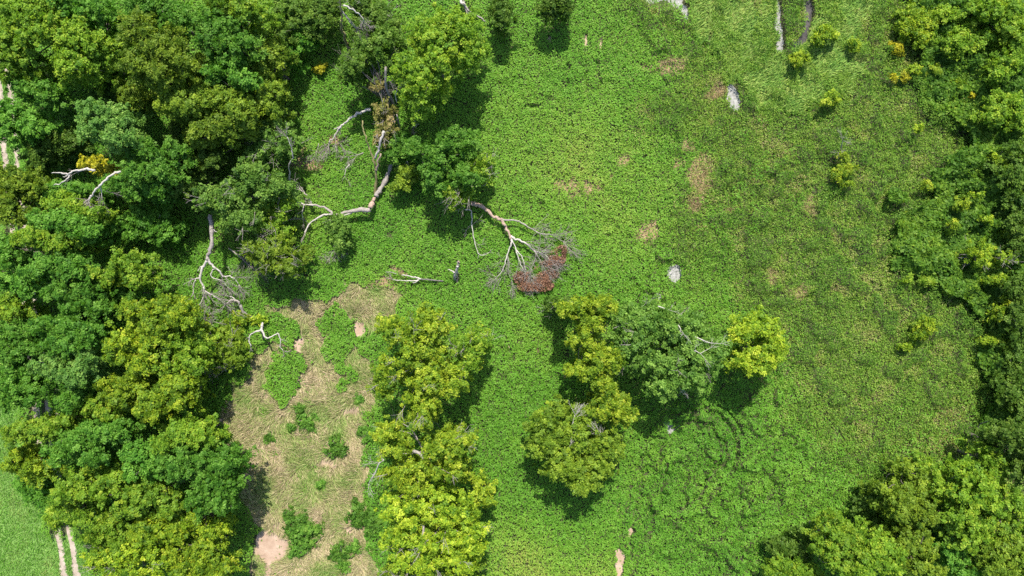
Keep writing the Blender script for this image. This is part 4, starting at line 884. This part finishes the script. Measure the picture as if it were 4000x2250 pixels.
dead_tree('dead_tree', 'dead tree', 'tan mossy dead stem with grey side limbs at the top edge', [
    ('trunk', [(1362, 205, 1.0), (1356, 182, 2.5), (1347, 158, 4), (1347, 144, 5), (1341, 127, 6), (1333, 112, 7), (1333, 91, 8), (1336, 68, 9), (1333, 46, 10), (1330, 22, 11), (1326, -10, 12)], .26, .14, W_TAN, None),
    ('limb', [(1341, 22, 10.8), (1353, 23, 10.8), (1379, 39, 10.5), (1398, 52, 10), (1412, 65, 9.6), (1421, 86, 9), (1429, 96, 8.6)], .13, .05, W_WHITE, (3, 1.0, 2, 5)),
    ('limb', [(1336, 42, 10), (1356, 68, 9.6), (1371, 88, 9), (1383, 102, 8.6), (1398, 120, 8), (1406, 140, 7.4), (1406, 175, 6.5)], .12, .05, W_GREY, (2, 1.0, 2, 5)),
    ('limb', [(1360, 70, 9.5), (1378, 90, 9), (1396, 108, 8.4), (1412, 112, 8)], .07, .03, W_GREY, (2, .9, 1, 3))], seed=17)
dead_tree('fallen_branch', 'branch', 'thin white hooked branch lying beside the grey fan-shaped one', [
    ('limb', [(1817, 818, 1.4), (1832, 820, 1.5), (1841, 827, 1.6), (1843, 874, 1.7), (1852, 936, 1.6), (1870, 989, 1.5), (1890, 996, 1.4), (1910, 987, 1.3)], .11, .04, W_WHITE, (1, .6, 1, 7)),
    ('limb', [(1844, 880, 1.7), (1858, 866, 1.5), (1870, 858, 1.4)], .03, .018, W_GREY, (2, .6, 1)),
    ('limb', [(1844, 878, 1.7), (1830, 885, 1.5), (1822, 898, 1.3)], .03, .018, W_GREY, (2, .6, 1)),
    ('limb', [(1853, 938, 1.6), (1866, 955, 1.4), (1885, 955, 1.2)], .03, .018, W_GREY, (1, .6, 1)),
    ('limb', [(1870, 989, 1.5), (1870, 1000, 1.3), (1864, 1010, 1.2)], .04, .02, W_WHITE, None)], seed=18)
dead_tree('tree_stump', 'stump', 'splintered white upright stump alone in the vines', [
    ('trunk', [(1781, 1092, .1), (1779, 1080, 1.5), (1783, 1057, 2.6), (1787, 1040, 3.3)], .22, .2, W_WHITE, None),
    ('trunk', [(1786, 1106, .4), (1787, 1088, 1.1), (1789, 1066, 1.9)], .12, .13, W_PINK, None),
    ('trunk', [(1784, 1060, 2.3), (1788, 1040, 3.0), (1791, 1022, 3.6)], .22, .17, W_GREY, None),
    ('splinter', [(1791, 1021, 3.65), (1794, 1028, 3.5)], .15, .08, W_PINK, None),
    ('limb', [(1777, 1064, 2.3), (1764, 1059, 2.2), (1749, 1052, 2.0)], .13, .05, W_WHITE, None)], seed=19)
dead_tree('fallen_branch', 'branch', 'white Y-shaped fallen branch with a dark log tail near the stump', [
    ('limb', [(1645, 1090, 1.0), (1620, 1083, 1.1), (1600, 1079, 1.2), (1569, 1075, 1.2)], .14, .07, W_WHITE, None),
    ('limb', [(1640, 1090, 1.0), (1615, 1097, 1.0), (1580, 1096, 1.0), (1550, 1095, .9), (1534, 1091, .9)], .11, .04, W_WHITE, (2, .7, 1, 4)),
    ('limb', [(1636, 1093, 1.0), (1620, 1103, 1.0), (1612, 1105, 1.0)], .1, .06, W_WHITE, None),
    ('limb', [(1548, 1070, .8), (1530, 1064, .8), (1505, 1062, .7)], .05, .03, W_WHITE, None),
    ('log', [(1646, 1091, .95), (1688, 1094, .8), (1732, 1098, .7)], .15, .1, W_DARK, None)], seed=20)
dead_tree('fallen_log', 'log', 'white-ended log lying in the vines at the top edge', [
    ('trunk', [(1797, -6, 1.4), (1803, 8, 1.5), (1816, 24, 1.3)], .26, .2, W_WHITE, (2, .8, 1, 1)),
    ('trunk', [(1816, 24, 1.2), (1838, 47, .9), (1880, 72, .7), (1896, 84, .6)], .17, .1, W_GREY, None)], seed=21)
dead_tree('dead_tree', 'dead tree', 'short grey leaning stem below the dark conical tree', [
    ('trunk', [(1950, 95, .2), (1949, 80, 1.5), (1944, 60, 3.2), (1940, 48, 4)], .22, .14, W_GREY, None)], seed=22)
dead_tree('bare_twigs', 'dead branch', 'spray of bare grey twigs at the tip of the wispy sapling', [
    ('stem', [(1320, 940, 2.4), (1312, 960, 2.2), (1300, 985, 1.9), (1292, 998, 1.8)], .05, .025, W_WHITE, (4, .9, 2)),
    ('stem', [(1312, 922, 2.6), (1325, 918, 2.7), (1334, 916, 2.7)], .07, .05, W_WHITE, None),
    ('stem', [(1335, 1010, .3), (1332, 960, 1.6), (1331, 920, 2.6)], .07, .05, W_DARK, None),
    ('stem', [(1320, 950, 2.3), (1326, 970, 2.1), (1334, 985, 1.9)], .04, .02, W_WHITE, (3, .7, 1))], seed=23)
dead_tree('brush_pile', 'brush pile', 'grey brush heap at the low end of the arching dead limb', [
    ('stem', [(1300, 545, 1.2), (1290, 560, 1.0), (1275, 580, .8)], .08, .04, W_GREY, (7, 1.3, 2)),
    ('stem', [(1315, 540, 1.1), (1322, 555, 1.0)], .07, .04, W_PINK, (5, 1.0, 2)),
    ('stem', [(1245, 560, 1.0), (1238, 590, 1.0)], .06, .03, W_GREY, (5, 1.2, 2))], seed=24)
dead_tree('dead_tree', 'dead tree', 'slender bare twig tree standing in front of the browned sapling', [
    ('trunk', [(882, 1460, .2), (882, 1435, 1.4), (880, 1425, 2.2)], .07, .05, W_WHITE, (5, 1.6, 2)),
    ('limb', [(880, 1428, 2.2), (860, 1440, 2.4), (835, 1432, 2.4), (812, 1440, 2.3)], .06, .03, W_WHITE, (3, 1.0, 2, 2)),
    ('limb', [(880, 1428, 2.2), (895, 1425, 2.4), (905, 1418, 2.4)], .05, .03, W_WHITE, (3, 1.0, 2))], seed=25)
dead_tree('dead_tree', 'dead tree', 'bare grey stem in the weeds above the yellow pair', [
    ('trunk', [(3281, 600, .3), (3284, 580, 2.2), (3292, 552, 4)], .1, .05, W_GREY, (3, 1.0, 2))], seed=26)
print('LEAVES', sum(len(m.polygons) for m in bpy.data.meshes)); print('objects', len(bpy.data.objects), 'verts', sum(len(m.vertices) for m in bpy.data.meshes))
